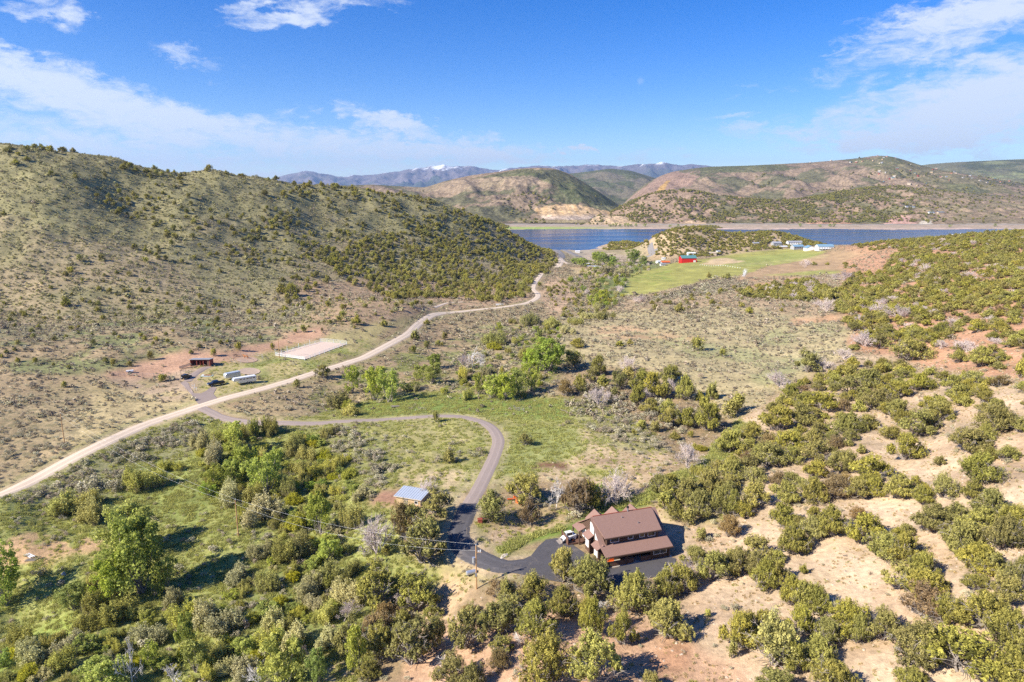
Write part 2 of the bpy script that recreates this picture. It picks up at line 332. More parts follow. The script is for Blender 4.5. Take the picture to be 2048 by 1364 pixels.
# valley between the two roads
VAL = [(700,725),(845,650),(900,632),(1063,610),(1090,560),(1130,530),(1240,600),(1300,620),(1180,660),(1120,760),(1130,800),(1000,810),(870,790),(740,812),(620,845),(450,828),(560,775)]
paint(VAL, (.33, .25, .14), 1, sage=.24)
paint([(700,725),(900,640),(920,700),(800,760),(640,770)], (.33, .235, .14), .8, sage=.12)
paint([(740,720),(1000,650),(1120,640),(1130,700),(1080,800),(900,800),(740,812),(640,830),(600,800)], (.19, .215, .07), .75, patch=(13, -.15, .25), grass=1.2)
paint([(1070,600),(1100,552),(1140,560),(1150,600),(1100,635)], (.46, .315, .20), .9, sage=.06)
# meadow and drive loop
paint([(700,812),(780,795),(870,788),(960,800),(1130,802),(1200,850),(1240,900),(1240,960),(1000,962),(905,985),(780,975),(760,900),(720,860),(560,850)], MEAD, 1, sage=.018, grass=1.8)
paint([(740,830),(1180,810),(1240,920),(1000,960),(780,960)], (.36, .30, .14), .55, patch=(18, -.2, .45), grass=.8)
paint([(700,812),(870,788),(1130,802),(1150,830),(990,835),(930,828),(740,836)], (.17, .23, .055), .85, grass=3.5)
paint([(830,850),(960,845),(985,870),(960,960),(850,975),(780,960),(760,900)], (.33, .285, .13), .8, patch=(15, -.3, .25), grass=1.3)
paint([(700,850),(860,850),(960,885),(900,930),(760,950),(700,960)], None, 1, sage=.15, patch=(10, -.05, .3))
paint([(780,955),(890,935),(950,940),(925,1010),(860,990)], (.50, .375, .235), .75, patch=(8, -.35, .2), grass=.6)
paint([(560,860),(700,855),(790,880),(800,960),(740,1000),(650,1010),(560,960)], (.24, .235, .095), .9, sage=.34, grass=1.5)
paint([(1150,850),(1240,880),(1330,905),(1345,930),(1290,985),(1230,1000),(1130,970),(1000,962),(1010,935),(1080,880)], (.47, .35, .22), .85, sage=.012, grass=.5, patch=(16, -.6, -.05))
paint([(1030,850),(1150,850),(1180,900),(1080,950),(1000,935)], (.25, .26, .09), .9, grass=2.4, sage=.003)
paint([(1080,924),(1130,924),(1136,938),(1078,940)], (.16, .075, .05), .95, sage=0, grass=0, soft=1)
paint([(1155,918),(1220,914),(1250,930),(1160,932)], (.26, .17, .12), .8, sage=0, soft=2)
paint([(1120,800),(1200,790),(1300,860),(1340,905),(1230,890),(1150,850)], (.29, .265, .12), .85, sage=.42, grass=1.2)
paint([(1130,790),(1220,760),(1420,830),(1460,870),(1340,880),(1230,850)], None, 1, sage=.3)
# sage flat, bench and hayfields
paint([(1120,640),(1240,620),(1400,608),(1640,625),(1720,650),(1700,700),(1560,780),(1480,840),(1380,800),(1300,740),(1150,730),(1100,690)], (.39, .32, .175), 1, sage=.17)
paint([(1300,660),(1500,700),(1560,640),(1690,650),(1600,740),(1480,800),(1400,740)], (.30, .30, .14), .7, patch=(30, -.4, .3))
paint([(1180,655),(1260,650),(1400,675),(1420,684),(1300,682),(1200,676)], (.45, .27, .165), .6, sage=.05, patch=(9, -.3, .1))
paint([(1560,640),(1660,628),(1690,640),(1600,650)], (.45, .26, .15), .8, sage=.02, soft=2)
paint([(1200,625),(1300,580),(1480,548),(1760,545),(1760,580),(1640,640),(1480,612),(1300,612)], (.37, .27, .165), .9, sage=.14)
paint([(1300,600),(1400,566),(1480,556),(1500,572),(1400,590)], (.27, .25, .16), .9, sage=.4)
paint([(1480,556),(1620,550),(1660,575),(1560,590),(1440,580)], (.42, .25, .14), .7, patch=(14, -.3, .1), sage=.03)
FIELD = [(1250,590),(1258,560),(1255,548),(1289,540),(1330,532),(1345,526),(1420,516),(1470,505),(1560,497),(1655,503),(1625,515),(1585,525),(1540,532),(1500,545),(1470,553),(1420,557),(1390,566),(1340,578),(1290,590)]
paint([(1190,620),(1200,560),(1250,540),(1290,520),(1330,514),(1330,535),(1260,560),(1262,590)], (.17, .20, .065), .9, sage=.02, grass=1)
paint(FIELD, (.30, .285, .085), 1, sage=0, grass=0, soft=1, rough=.004)
paint([(1420,522),(1560,508),(1650,505),(1620,514),(1540,531),(1440,534)], (.26, .285, .085), .7, soft=3)
paint([(1258,548),(1290,542),(1330,536),(1350,560),(1300,570),(1262,562)], (.20, .25, .055), .6, patch=(12, -.2, .3))
paint([(1585,525),(1660,503),(1745,502),(1790,500),(1780,520),(1745,545),(1640,549),(1520,556),(1478,556),(1500,546),(1540,532)], (.37, .255, .145), 1, sage=0, grass=0, soft=1, rough=.005)
paint([(1520,550),(1640,541),(1730,540),(1700,546),(1600,550)], (.27, .29, .075), .8, soft=2)
paint([(1400,536),(1560,520),(1650,509),(1650,513),(1560,526)], (.42, .37, .16), .45, soft=2)
paint([(1136,534),(1215,540),(1214,552),(1190,556),(1138,549)], (.45, .345, .19), 1, sage=0, soft=1)
paint([(1120,500),(1250,492),(1300,488),(1310,515),(1250,535),(1130,530)], (.30, .255, .15), .8, sage=.1)
paint([(1120,496),(1180,500),(1190,520),(1150,515)], (.36, .31, .25), .6, sage=.02)
paint([(1410,528),(1430,517),(1460,515),(1480,525),(1440,530)], (.48, .36, .21), 1, sage=0, soft=1)
KNOLL = [(1205,500),(1240,484),(1290,476),(1340,458),(1420,452),(1480,466),(1540,460),(1600,472),(1660,490),(1560,497),(1460,503),(1400,514),(1330,514),(1310,490),(1260,500)]
paint(KNOLL, (.40, .30, .185), 1, sage=.03)
paint([(1205,500),(1225,488),(1270,478),(1300,474),(1290,486),(1250,498)], (.60, .45, .28), .9, sage=0, soft=1)
paint([(1660,490),(1700,480),(1800,470),(2048,455),(2500,450),(2500,520),(1780,535),(1700,500)], (.40, .24, .14), 1, sage=.05)
# right hand juniper slope: red soil far, pale sand near
paint([(1690,520),(1850,490),(2048,480),(2600,480),(2700,900),(2048,760),(1900,745),(1790,712),(1700,700),(1680,600)], (.44, .25, .15), .95, sage=.06)
paint([(1560,780),(1700,705),(1800,712),(1920,748),(2048,765),(2048,790),(1900,770),(1800,735),(1650,740)], (.43, .325, .21), .9, sage=.14)
SANDP = [(1480,840),(1560,790),(1800,740),(2048,780),(2700,860),(3200,1500),(2048,1500),(1150,1500),(1130,1270),(1250,1215),(1400,1180),(1345,1110),(1330,1020),(1400,950)]
paint(SANDP, SAND, 1, sage=.012, grass=0)
paint(SANDP, (.42, .315, .20), .85, patch=(9, -.1, .4))
paint(SANDP, (.45, .315, .20), .6, patch=(22, .0, .4))
paint(SANDP, None, 1, sage=.07, patch=(6, .15, .5))
paint([(1360,940),(1480,850),(1560,870),(1500,960),(1450,1060),(1340,1030)], (.33, .27, .13), .8, sage=.05, grass=.8)
paint([(900,1240),(1100,1215),(1250,1215),(1330,1280),(1480,1320),(1560,1500),(700,1500),(820,1330)], (.46, .295, .185), 1, sage=.015, grass=0)
paint([(1290,1310),(1370,1290),(1380,1350),(1300,1364)], (.34, .18, .10), .7, soft=3)
# ditch behind the house and the banks near the drive
paint([(1040,1000),(1180,990),(1320,985),(1345,1010),(1150,1030),(1030,1095),(955,1090),(935,1020)], (.36, .27, .15), .9, sage=.03, grass=1.3)
paint([(1000,1112),(1035,1075),(1100,1048),(1180,1018),(1300,985),(1390,930),(1455,870),(1475,838),(1498,850),(1440,930),(1370,985),(1300,1016),(1160,1046),(1120,1066),(1060,1090),(1020,1119)], LUSH, 1, sage=0, grass=6, soft=1)
paint([(945,1075),(985,1055),(1040,1045),(1010,1090),(980,1112)], (.50, .36, .235), .85, sage=0, grass=.4, soft=2)
paint([(745,1030),(752,995),(772,982),(850,985),(845,1012),(790,1032)], (.26, .15, .10), 1, sage=0, grass=0, soft=1)
# creek side, left of the drive
LEFT = [(-600,1040),(0,998),(90,955),(200,905),(330,850),(405,830),(460,845),(600,858),(640,870),(720,960),(740,1010),(790,1040),(800,1120),(880,1150),(860,1230),(780,1300),(640,1500),(-600,1500)]
paint(LEFT, (.29, .285, .095), 1, sage=.08, grass=3.2)
paint([(0,1000),(90,960),(330,855),(420,840),(400,900),(330,960),(200,985),(60,1010)], (.22, .20, .115), .8, sage=.4, grass=1)
paint([(270,930),(400,920),(420,1000),(380,1060),(300,1040),(220,1000)], (.26, .275, .085), .9, sage=.02, grass=4)
paint([(-100,1085),(60,1070),(215,1075),(215,1120),(120,1130),(60,1165),(-100,1160)], (.46, .29, .17), .9, sage=.01, grass=.5, patch=(7, -.35, .05))
paint([(0,1290),(70,1245),(150,1222),(190,1245),(120,1290),(30,1400),(-60,1400)], (.27, .32, .08), 1, sage=0, grass=2)
paint([(450,1150),(640,1080),(700,1120),(640,1364),(450,1364)], (.215, .225, .085), .7, sage=.15)
paint([(800,1240),(860,1190),(930,1135),(1000,1135),(1020,1150),(965,1170),(900,1235),(850,1260)], (.45, .315, .19), .9, sage=.02, grass=.6, soft=2)
paint([(640,1290),(720,1300),(740,1500),(600,1500)], (.42, .29, .19), .7, patch=(6, -.2, .1))
# shores
shore = (sstep(GZ, LAKE+1.6, LAKE+.5))*(GY > 1000)
GC[:] = GC*(1-shore[..., None])+np.array((.42, .33, .24))*shore[..., None]
far = sstep(GY, 1995, 2040)
fs = np.array((.36, .28, .20))
GC[:] = GC*(1-far[..., None])+fs*far[..., None]; SAGE *= (1-far)
gl = far*sstep(GX, 420, 60)*sstep(GY, 2140, 2090)
GC[:] = GC*(1-gl[..., None])+np.array((.30, .36, .10))*gl[..., None]
rr = far*sstep(fbm(GX, GY*3, 60, 3), -.1, .2)*sstep(GX, 200, 420)*sstep(GY, 2100, 2050)
GC[:] = GC*(1-rr[..., None])+np.array((.55, .40, .32))*rr[..., None]
bandm = far*np.exp(-((GY-2230-20*perlin(GX/300, GY*0))/22)**2)
GC[:] = GC*(1-bandm[..., None])+np.array((.27, .24, .20))*bandm[..., None]
# verge along the gravel: no bushes on the roads; slightly greener edges
SAGE *= sstep(rd, 2.5, 4.0); GRASS *= sstep(rd, 2.2, 3.0)
vg = np.exp(-((rd-4.2)/1.6)**2)*(GX < 90)*(GY < 500)*.45
GC[:] = GC*(1-vg[..., None])+np.array((.23, .24, .08))*vg[..., None]
vd = np.exp(-((rd-3.0)/.8)**2)*.5; GC[:] = GC*(1-vd[..., None])+np.array((.42, .33, .22))*vd[..., None]
SAGE *= (1-padm > .6); GRASS *= (1-padm > .6)
for pl in ([(355,762),(380,758),(405,783),(432,770),(440,800),(408,814),(390,810)], [(368,768),(380,748),(420,728),(426,738),(392,758),(380,770)], [(545,716),(640,680),(700,688),(612,726)], [(472,752),(545,752),(545,735),(472,735)], [(468,728),(520,728),(520,712),(468,712)]):
    q_ = mask(pl, 1, 0); SAGE *= (1-q_ > .6); GRASS *= (1-q_ > .6)
# wear and mottling that belongs to the ground itself
mot = 1+.16*np.clip(n_med, -1, 1)+.10*np.clip(n_big, -1, 1)
GC *= mot[..., None]*1.12
HM = sstep(GZ, 3, 20)*(GX < 0); GC *= (1-.04*HM)[..., None]

def grid_mesh(name, X, Y, Z, mats, col=None, extra=None):
    na, nb = X.shape
    me = bpy.data.meshes.new(name); me.vertices.add(na*nb)
    me.vertices.foreach_set('co', np.stack([X, Y, Z], -1).astype(np.float32).ravel())
    idx = np.arange(na*nb).reshape(na, nb)
    q = np.stack([idx[:-1, :-1], idx[1:, :-1], idx[1:, 1:], idx[:-1, 1:]], -1).reshape(-1, 4)
    me.loops.add(q.size); me.loops.foreach_set('vertex_index', q.ravel().astype(np.int32))
    me.polygons.add(len(q)); me.polygons.foreach_set('loop_start', (np.arange(len(q))*4).astype(np.int32))
    me.polygons.foreach_set('use_smooth', np.ones(len(q), bool))
    me.update(calc_edges=True)
    if col is not None:
        at = me.attributes.new('soil', 'FLOAT_COLOR', 'POINT')
        c = np.ones((na*nb, 4), np.float32); c[:, :3] = col.reshape(-1, 3); at.data.foreach_set('color', c.ravel())
    for k, v in (extra or {}).items():
        at = me.attributes.new(k, 'FLOAT', 'POINT'); at.data.foreach_set('value', v.astype(np.float32).ravel())
    me.materials.append(mats)
    o = bpy.data.objects.new(name, me); COL.objects.link(o); return o

# ------------------------------------------------------------------ materials
def new_mat(name):
    m = bpy.data.materials.new(name); m.use_nodes = True; t = NT(m.node_tree)
    b = next(n for n in t.n if n.type == 'BSDF_PRINCIPLED'); return m, t, b
def terrain_mat():
    m, t, b = new_mat('soil_and_scrub'); tc = t.new('ShaderNodeNewGeometry').outputs['Position']
    a = t.new('ShaderNodeAttribute', attribute_name='soil').outputs['Color']
    n1 = t.noise(tc, .9, 5, .65); n2 = t.noise(tc, .12, 5, .6); n3 = t.noise(tc, 5.0, 3, .6)
    f = t.math('ADD', t.math('MULTIPLY', t.math('SUBTRACT', n1, .5), 1.3), 1.0)
    f2 = t.math('ADD', t.math('MULTIPLY', t.math('SUBTRACT', n2, .5), .7), 1.0)
    f3 = t.math('ADD', t.math('MULTIPLY', t.math('SUBTRACT', n3, .5), .55), 1.0)
    ff = t.math('MULTIPLY', t.math('MULTIPLY', f, f2), f3)
    mul = t.new('ShaderNodeVectorMath', operation='SCALE'); t.put(mul.inputs[0], a); t.put(mul.inputs['Scale'], ff)
    gr = t.new('ShaderNodeAttribute', attribute_name='grassy').outputs['Fac']
    tuft = t.math('MULTIPLY', t.ramp(t.noise(t.mapping(tc, (1.3, 1.3, 1.3)), 1.0, 3, .7), .42, .62), gr)
    c = t.mix(t.math('MULTIPLY', tuft, .45), mul.outputs[0], (.12, .19, .035))
    scb = t.new('ShaderNodeAttribute', attribute_name='scrub').outputs['Fac']
    spk = t.math('MULTIPLY', t.ramp(t.noise(tc, .42, 3, .7), .48, .62), scb)
    c = t.mix(t.math('MULTIPLY', spk, .65), c, (.13, .13, .07))
    t.put(b.inputs['Base Color'], c); b.inputs['Roughness'].default_value = .95; b.inputs['Specular IOR Level'].default_value = .1
    bump = t.new('ShaderNodeBump'); bump.inputs['Distance'].default_value = .25; bump.inputs['Strength'].default_value = .8
    t.put(bump.inputs['Height'], t.math('ADD', n1, t.math('MULTIPLY', n3, .4))); t.put(b.inputs['Normal'], bump.outputs[0])
    return m
M_TER = terrain_mat()
def road_mat(name, c1, c2, track=.25, sc_=1.0):
    m, t, b = new_mat(name); tc = t.new('ShaderNodeNewGeometry').outputs['Position']
    n = t.noise(tc, .35*sc_, 5, .6); n2 = t.noise(tc, 4.0, 3, .6)
    c = t.mix(n, c1, c2)
    at = t.new('ShaderNodeAttribute', attribute_name='across').outputs['Fac']       # -1..1 across the carriageway
    tr = t.ramp(t.math('ABSOLUTE', t.math('SUBTRACT', t.math('ABSOLUTE', at), .45)), 0.0, .22, 1.0, 0.0)
    c = t.mix(t.math('MULTIPLY', tr, track), c, tuple(min(1, x*1.35) for x in c2))
    c = t.mix(t.math('MULTIPLY', t.ramp(n2, .45, .75), .35), c, tuple(x*.6 for x in c1))
    t.put(b.inputs['Base Color'], c); b.inputs['Roughness'].default_value = .9
    bp = t.new('ShaderNodeBump'); bp.inputs['Distance'].default_value = .03; t.put(bp.inputs['Height'], n2); t.put(b.inputs['Normal'], bp.outputs[0])
    return m
M_GRAVEL = road_mat('pale_gravel', (.56, .44, .32), (.68, .55, .41), .55)
M_DRIVE = road_mat('worn_chipseal', (.30, .235, .20), (.36, .285, .24), .35)
M_ASPH = road_mat('asphalt', (.07, .065, .07), (.10, .094, .10), .4)
def _dust():
    t = NT(M_ASPH.node_tree); b = next(n for n in t.n if n.type == 'BSDF_PRINCIPLED'); src = b.inputs['Base Color'].links[0].from_socket; tc = t.new('ShaderNodeNewGeometry').outputs['Position']
    d = t.math('MULTIPLY', t.ramp(t.noise(tc, .22, 6, .7, .6), .56, .78), .5); c = t.mix(d, src, (.34, .27, .20)); k = t.ramp(t.math('ABSOLUTE', t.math('SUBTRACT', t.noise(tc, .5, 3, .5, 1.5), .5)), 0.0, .008, .6, 0.0)
    e = t.math('MULTIPLY', t.ramp(t.math('ADD', t.math('ABSOLUTE', t.new('ShaderNodeAttribute', attribute_name='across').outputs['Fac']), t.math('MULTIPLY', t.math('SUBTRACT', t.noise(tc, 1.2, 4, .6), .5), .5)), .85, 1.0), .8)
    c = t.mix(k, c, (.02, .02, .02)); c = t.mix(e, c, (.34, .28, .19)); t.put(b.inputs['Base Color'], c)
_dust()
M_HIGH = road_mat('grey_highway', (.22, .20, .19), (.26, .24, .22), .2)
def flat_mat(name, col, rough=.8, metal=0.0, var=.15, scale=1.5, spec=.3, stretch=(1, 1, 1)):
    m, t, b = new_mat(name); tc = t.new('ShaderNodeTexCoord').outputs['Object']
    n = t.noise(t.mapping(tc, stretch), scale, 4, .6)
    oi = t.new('ShaderNodeObjectInfo').outputs['Random']
    f = t.math('ADD', t.math('MULTIPLY', t.math('SUBTRACT', n, .5), var*3), 1.0)
    f = t.math('MULTIPLY', f, t.math('ADD', t.math('MULTIPLY', oi, var*.6), 1-var*.3))
    mu = t.new('ShaderNodeVectorMath', operation='SCALE'); mu.inputs[0].default_value = col; t.put(mu.inputs['Scale'], f)
    t.put(b.inputs['Base Color'], mu.outputs[0]); b.inputs['Roughness'].default_value = rough; b.inputs['Metallic'].default_value = metal
    b.inputs['Specular IOR Level'].default_value = spec
    return m

# ------------------------------------------------------------------ terrain sheet
ter = grid_mesh('ground', GX, GY, GZ, M_TER, GC, {'grassy': np.clip(GRASS/3, 0, 1), 'scrub': np.clip(SAGE*3, 0, 1)})
tag(ter, kind='structure')
# water
def water_mat():
    m, t, b = new_mat('lake_water'); tc = t.new('ShaderNodeNewGeometry').outputs['Position']
    b.inputs['Base Color'].default_value = (.022, .062, .15, 1); b.inputs['Specular IOR Level'].default_value = .5; b.inputs['Roughness'].default_value = .12; b.inputs['IOR'].default_value = 1.33
    n = t.noise(t.mapping(tc, (.6, .25, 1)), 1.0, 4, .6); bp = t.new('ShaderNodeBump'); bp.inputs['Distance'].default_value = .06; bp.inputs['Strength'].default_value = .6
    t.put(bp.inputs['Height'], n); t.put(b.inputs['Normal'], bp.outputs[0])
    big = t.noise(t.mapping(tc, (.0022, .016, 1)), 1.0, 4, .6)
    t.put(b.inputs['Roughness'], t.ramp(big, .42, .62, .15, .26)); return m
me = bpy.data.meshes.new('lake'); me.from_pydata([(-420,1080,LAKE),(2300,1080,LAKE),(2300,2140,LAKE),(-420,2140,LAKE)], [], [(0,1,2,3)])
me.materials.append(water_mat()); lk = bpy.data.objects.new('lake', me); COL.objects.link(lk); tag(lk, kind='structure')

# ------------------------------------------------------------------ roads draped on the ground
def ribbon(name, pts, hw, mat, lift=.07, nx=7):
    p = np.array(pts); d = np.gradient(p, axis=0); d /= np.linalg.norm(d, axis=1)[:, None]+1e-9
    nrm = np.stack([d[:, 1], -d[:, 0]], 1); s = np.linspace(-1, 1, nx)
    wob = 1+.06*perlin(np.arange(len(p))*.35, np.zeros(len(p)))[:, None]
    X = p[:, 0][:, None]+nrm[:, 0][:, None]*s*hw*wob; Y = p[:, 1][:, None]+nrm[:, 1][:, None]*s*hw*wob
    Z = np.maximum(lookup(GZ, X, Y), lookup(GZ, X, Y))+lift*(1-.0*s)+np.hypot(X, Y)*.00022
    Z[:, 0] -= lift*1.6; Z[:, -1] -= lift*1.6
    o = grid_mesh(name, X.T[::-1], Y.T[::-1], Z.T[::-1], mat, None, {'across': np.repeat(s[::-1][:, None], len(p), 1)})
    tag(o, kind='structure'); return o
ribbon('gravel_road', ROADPTS['gravel_road'], 2.2, M_GRAVEL, .09)
ribbon('gravel_road', ROADPTS['gravel_road_far'], 4.0, M_GRAVEL, .2)
ribbon('side_road', ROADPTS['side_track'], 3.2, M_GRAVEL, .24)
ribbon('driveway', ROADPTS['driveway'], 1.75, M_DRIVE, .07)
ribbon('asphalt_driveway', ROADPTS['asphalt_driveway'], 2.3, M_ASPH, .085)
ribbon('highway_road', ROADPTS['highway'], 4.2, M_HIGH, .35)
ribbon('lake_road', ROADPTS['lake_road'], 6, M_HIGH, .3)
ribbon('parking_road', ROADPTS['parking_road'], 5.5, M_HIGH, .3)
ribbon('farm_track', ROADPTS['bench_track'], 1.3, M_GRAVEL, .12)
def drape(name, poly, mat, lift=.05, step=1.0, uvspace=True, skirt=True, rag=0.0):
    pts = [h[:2] for h in hits(densify(poly, 8))] if uvspace else [np.array(p) for p in densify(poly, step)]
    if rag:
        c = np.mean(pts, 0); pts = [p+(p-c)/np.linalg.norm(p-c)*rag*float(perlin(np.array(p[0]*.6), np.array(p[1]*.6))) for p in pts]
    P_ = np.array(pts); lo = P_.min(0); hi = P_.max(0)
    gx, gy = np.meshgrid(np.arange(lo[0], hi[0], step), np.arange(lo[1], hi[1], step)); gx = gx.ravel()+.01; gy = gy.ravel()+.013
    ins = inside(gx, gy, [tuple(p) for p in P_])
    v = [Vector(p) for p in P_]+[Vector((x, y)) for x, y in zip(gx[ins], gy[ins])]
    n = len(P_); vo, eo, fo, _, _, _ = delaunay_2d_cdt(v, [(i, (i+1) % n) for i in range(n)], [list(range(n))], 1, 1e-4)
    V = [(p.x, p.y, H(p.x, p.y)+lift) for p in vo]
    me = bpy.data.meshes.new(name); me.from_pydata(V, [], [list(f) for f in fo]); me.update()
    if me.polygons and me.polygons[0].normal.z < 0: me.flip_normals()
    at = me.attributes.new('across', 'FLOAT', 'POINT'); at.data.foreach_set('value', np.full(len(V), .1, np.float32))
    me.materials.append(mat); o = bpy.data.objects.new(name, me); COL.objects.link(o); return o
APRON = [(1022,1146),(1040,1122),(1062,1112),(1078,1092),(1092,1080),(1112,1077),(1130,1080),(1148,1092),(1215,1139),(1338,1114),(1352,1118),(1348,1148),(1290,1158),(1215,1168),(1140,1168),(1080,1158),(1045,1150)]
tag(drape('asphalt_parking', APRON, M_ASPH, .10), kind='structure')
PULL = [(360,766),(368,762),(377,766),(381,776),(388,787),(402,787),(414,781),(424,773),(434,776),(427,788),(436,799),(424,806),(408,811),(396,808),(383,790),(371,777)]
ribbon('dirt_track', catmull([h[:2] for h in hits([(374,764),(382,755),(394,745),(408,737),(418,734)])], 8), 1.6, road_mat('brown_track', (.27, .21, .18), (.34, .265, .225), .2), .09)
tag(drape('dirt_parking', PULL, road_mat('brown_gravel', (.27, .21, .18), (.34, .265, .225), .1), .08), kind='structure')
M_SANDY = road_mat('raked_sand', (.60, .46, .36), (.68, .54, .43), 0)
tag(drape('riding_arena_ground', [(551,709),(641,684),(694,689),(610,720)], M_SANDY, .28, 1.0), kind='structure')
tag(drape('round_pen_ground', [(478+0+22*math.cos(t*PI/6)+21, 743+7*math.sin(t*PI/6)+0) for t in range(12)], road_mat('pen_sand', (.45, .33, .235), (.54, .41, .30), 0), .16), kind='structure')
tag(drape('round_pen_ground', [(494+22*math.cos(t*PI/6), 720+6*math.sin(t*PI/6)) for t in range(12)], road_mat('pen_dirt', (.42, .28, .19), (.48, .33, .23), 0), .16), kind='structure')

# ------------------------------------------------------------------ far hills
def hill_mat():
    m, t, b = new_mat('far_hillside'); tc = t.new('ShaderNodeNewGeometry').outputs['Position']
    a = t.new('ShaderNodeAttribute', attribute_name='soil').outputs['Color']
    n = t.noise(tc, .02, 7, .68); n2 = t.noise(tc, .004, 5, .6)
    f = t.math('ADD', t.math('MULTIPLY', t.math('SUBTRACT', n, .5), 1.3), 1.0)
    f = t.math('MULTIPLY', f, t.ramp(t.noise(tc, .07, 4, .75), .40, .62, 1.12, .62))
    mul = t.new('ShaderNodeVectorMath', operation='SCALE'); t.put(mul.inputs[0], a); t.put(mul.inputs['Scale'], f)
    t.put(b.inputs['Base Color'], mul.outputs[0]); b.inputs['Roughness'].default_value = 1; b.inputs['Specular IOR Level'].default_value = 0
    bp = t.new('ShaderNodeBump'); bp.inputs['Distance'].default_value = 12; bp.inputs['Strength'].default_value = .8; t.put(bp.inputs['Height'], n); t.put(b.inputs['Normal'], bp.outputs[0]); return m
M_HILL = hill_mat()
HILLS = {}
def loft(name, crest, Yc, foot_v, Yf, zf, amp=.12, shape=1.0, n=300, m=120, colfn=None, back=.35, nscale=1.0, mat=None, jag=0.0):
    """a hill as a height sheet: foot line, crest line and back slope, with gullies"""
    us = np.linspace(crest[0][0], crest[-1][0], n); vs = np.interp(us, [c[0] for c in crest], [c[1] for c in crest])
    k3 = np.ones(9)/9; vs = np.convolve(np.pad(vs, 4, 'edge'), k3, 'valid')
    yc_ = Yc(us) if callable(Yc) else np.full(n, float(Yc)); yf_ = Yf(us) if callable(Yf) else np.full(n, float(Yf))
    Cr = np.stack([at_Y(u, v, y) for u, v, y in zip(us, vs, yc_)]); 
    if jag: Cr[:, 2] += ridged(Cr[:, 0], Cr[:, 1]*0, jag*14, 5)*jag
    Ft = np.stack([at_Y(u, 430, y) for u, y in zip(us, yf_)]); Ft[:, 2] = zf
    h = (Cr[:, 2]-zf); t = np.linspace(0, 1, m)[None]; tb = np.linspace(0, 1, 30)[None, 1:]
    X = Ft[:, 0][:, None]*(1-t)+Cr[:, 0][:, None]*t; Y = Ft[:, 1][:, None]*(1-t)+Cr[:, 1][:, None]*t
    prof = (1-np.cos(t*PI))/2*(1-shape)+t*shape
    Zb = zf+h[:, None]*prof
    hs = np.maximum(h[:, None], 10)
    sc_ = 260*nscale
    g = ridged(X+Y*.15, Y*.35, sc_, 5)*1.0+fbm(X, Y, sc_*.6, 5)*.6
    Z = Zb+g*hs*amp*np.sin(np.clip(t, 0, 1)*PI)**.7*np.ones_like(Zb)
    Xb = Cr[:, 0][:, None]*(1+tb*back); Yb = Cr[:, 1][:, None]*(1+tb*back); Zk = Cr[:, 2][:, None]-h[:, None]*1.05*(1-np.cos(tb*PI))/2
    X = np.hstack([X, Xb]); Y = np.hstack([Y, Yb]); Z = np.hstack([Z, Zk])
    pu, pv, _ = project(X, Y, Z)
    gr = np.gradient(Z, axis=0)/(np.abs(np.gradient(X, axis=0))+1e-6)
    C = colfn(X, Y, Z, pu, pv, gr, np.hstack([t*np.ones((n, 1)), 1+tb*np.ones((n, 1))]))
    o = grid_mesh(name, X, Y, Z, mat or M_HILL, C); tag(o, kind='structure'); HILLS[name] = (X, Y, Z, pu, pv); return o
def mixc(c, col, m): return c*(1-m[..., None])+np.array(col)*m[..., None]
def hills_base(X, Y, Z, s=1.0):
    c = np.ones(X.shape+(3,))*np.array((.275, .205, .14))
    c = mixc(c, (.15, .14, .08), sstep(fbm(X, Y, 260*s, 6, .62)+.25*fbm(X+99, Y, 60*s, 3), -.02, .28))
    return c
def inpoly(pu, pv, poly, jit=3.0):
    return inside(pu+jit*perlin(pu/9, pv/5), pv+jit*.6*perlin(pu/7+9, pv/4), poly).astype(float)
def col_quarry(X, Y, Z, pu, pv, gr, t):
    c = hills_base(X, Y, Z, 1.1)
    c = mixc(c, (.33, .25, .17), inpoly(pu, pv, [(800,375),(920,358),(1010,352),(1080,352),(1100,366),(1020,380),(900,385),(840,388)])*.7)
    c = mixc(c, (.10, .115, .05), inpoly(pu, pv, [(940,358),(1040,338),(1120,340),(1160,360),(1235,405),(1225,422),(1140,400),(1110,372),(1060,350)])*.75)
    c = mixc(c, (.11, .12, .06), inpoly(pu, pv, [(1060,370),(1130,375),(1200,400),(1235,420),(1150,412),(1070,410),(1080,392)])*sstep(fbm(X, Y, 50, 3), -.4, .2)*.8)
    c = mixc(c, (.22, .21, .11), inpoly(pu, pv, [(1180,410),(1235,412),(1220,424),(1190,424)]))
    q = inpoly(pu, pv, [(1068,420),(1088,412),(1120,408),(1160,410),(1195,418),(1222,424),(1225,432),(1180,438),(1120,440),(1085,438)], 2)
    st = perlin(X/14, X*0)*.5+.5
    qc = np.array((.62, .47, .30))*(1-st[..., None])+np.array((.50, .31, .13))*st[..., None]
    qg = sstep(pv, 426, 436)[..., None]; qc = qc*(1-qg*.6)+np.array((.45, .39, .36))*qg*.6
    c = c*(1-q[..., None])+qc*q[..., None]
    c = mixc(c, (.33, .27, .15), inpoly(pu, pv, [(1030,436),(1085,440),(1180,440),(1170,450),(1040,452)])*.8)
    return c
loft('quarry_hill', [(560,372),(700,371),(745,369),(790,372),(850,375),(890,362),(940,351),(1000,343),(1040,337),(1080,335),(1110,337),(1140,348),(1180,372),(1215,395),(1240,412),(1262,430)], 3300, 0, lambda u: np.full(len(u), 2260.), -16, .2, .9, colfn=col_quarry)
def col_back(X, Y, Z, pu, pv, gr, t):
    c = np.ones(X.shape+(3,))*np.array((.20, .175, .12)); c = mixc(c, (.12, .13, .07), sstep(fbm(X, Y, 600, 6, .6), -.1, .25)); return c
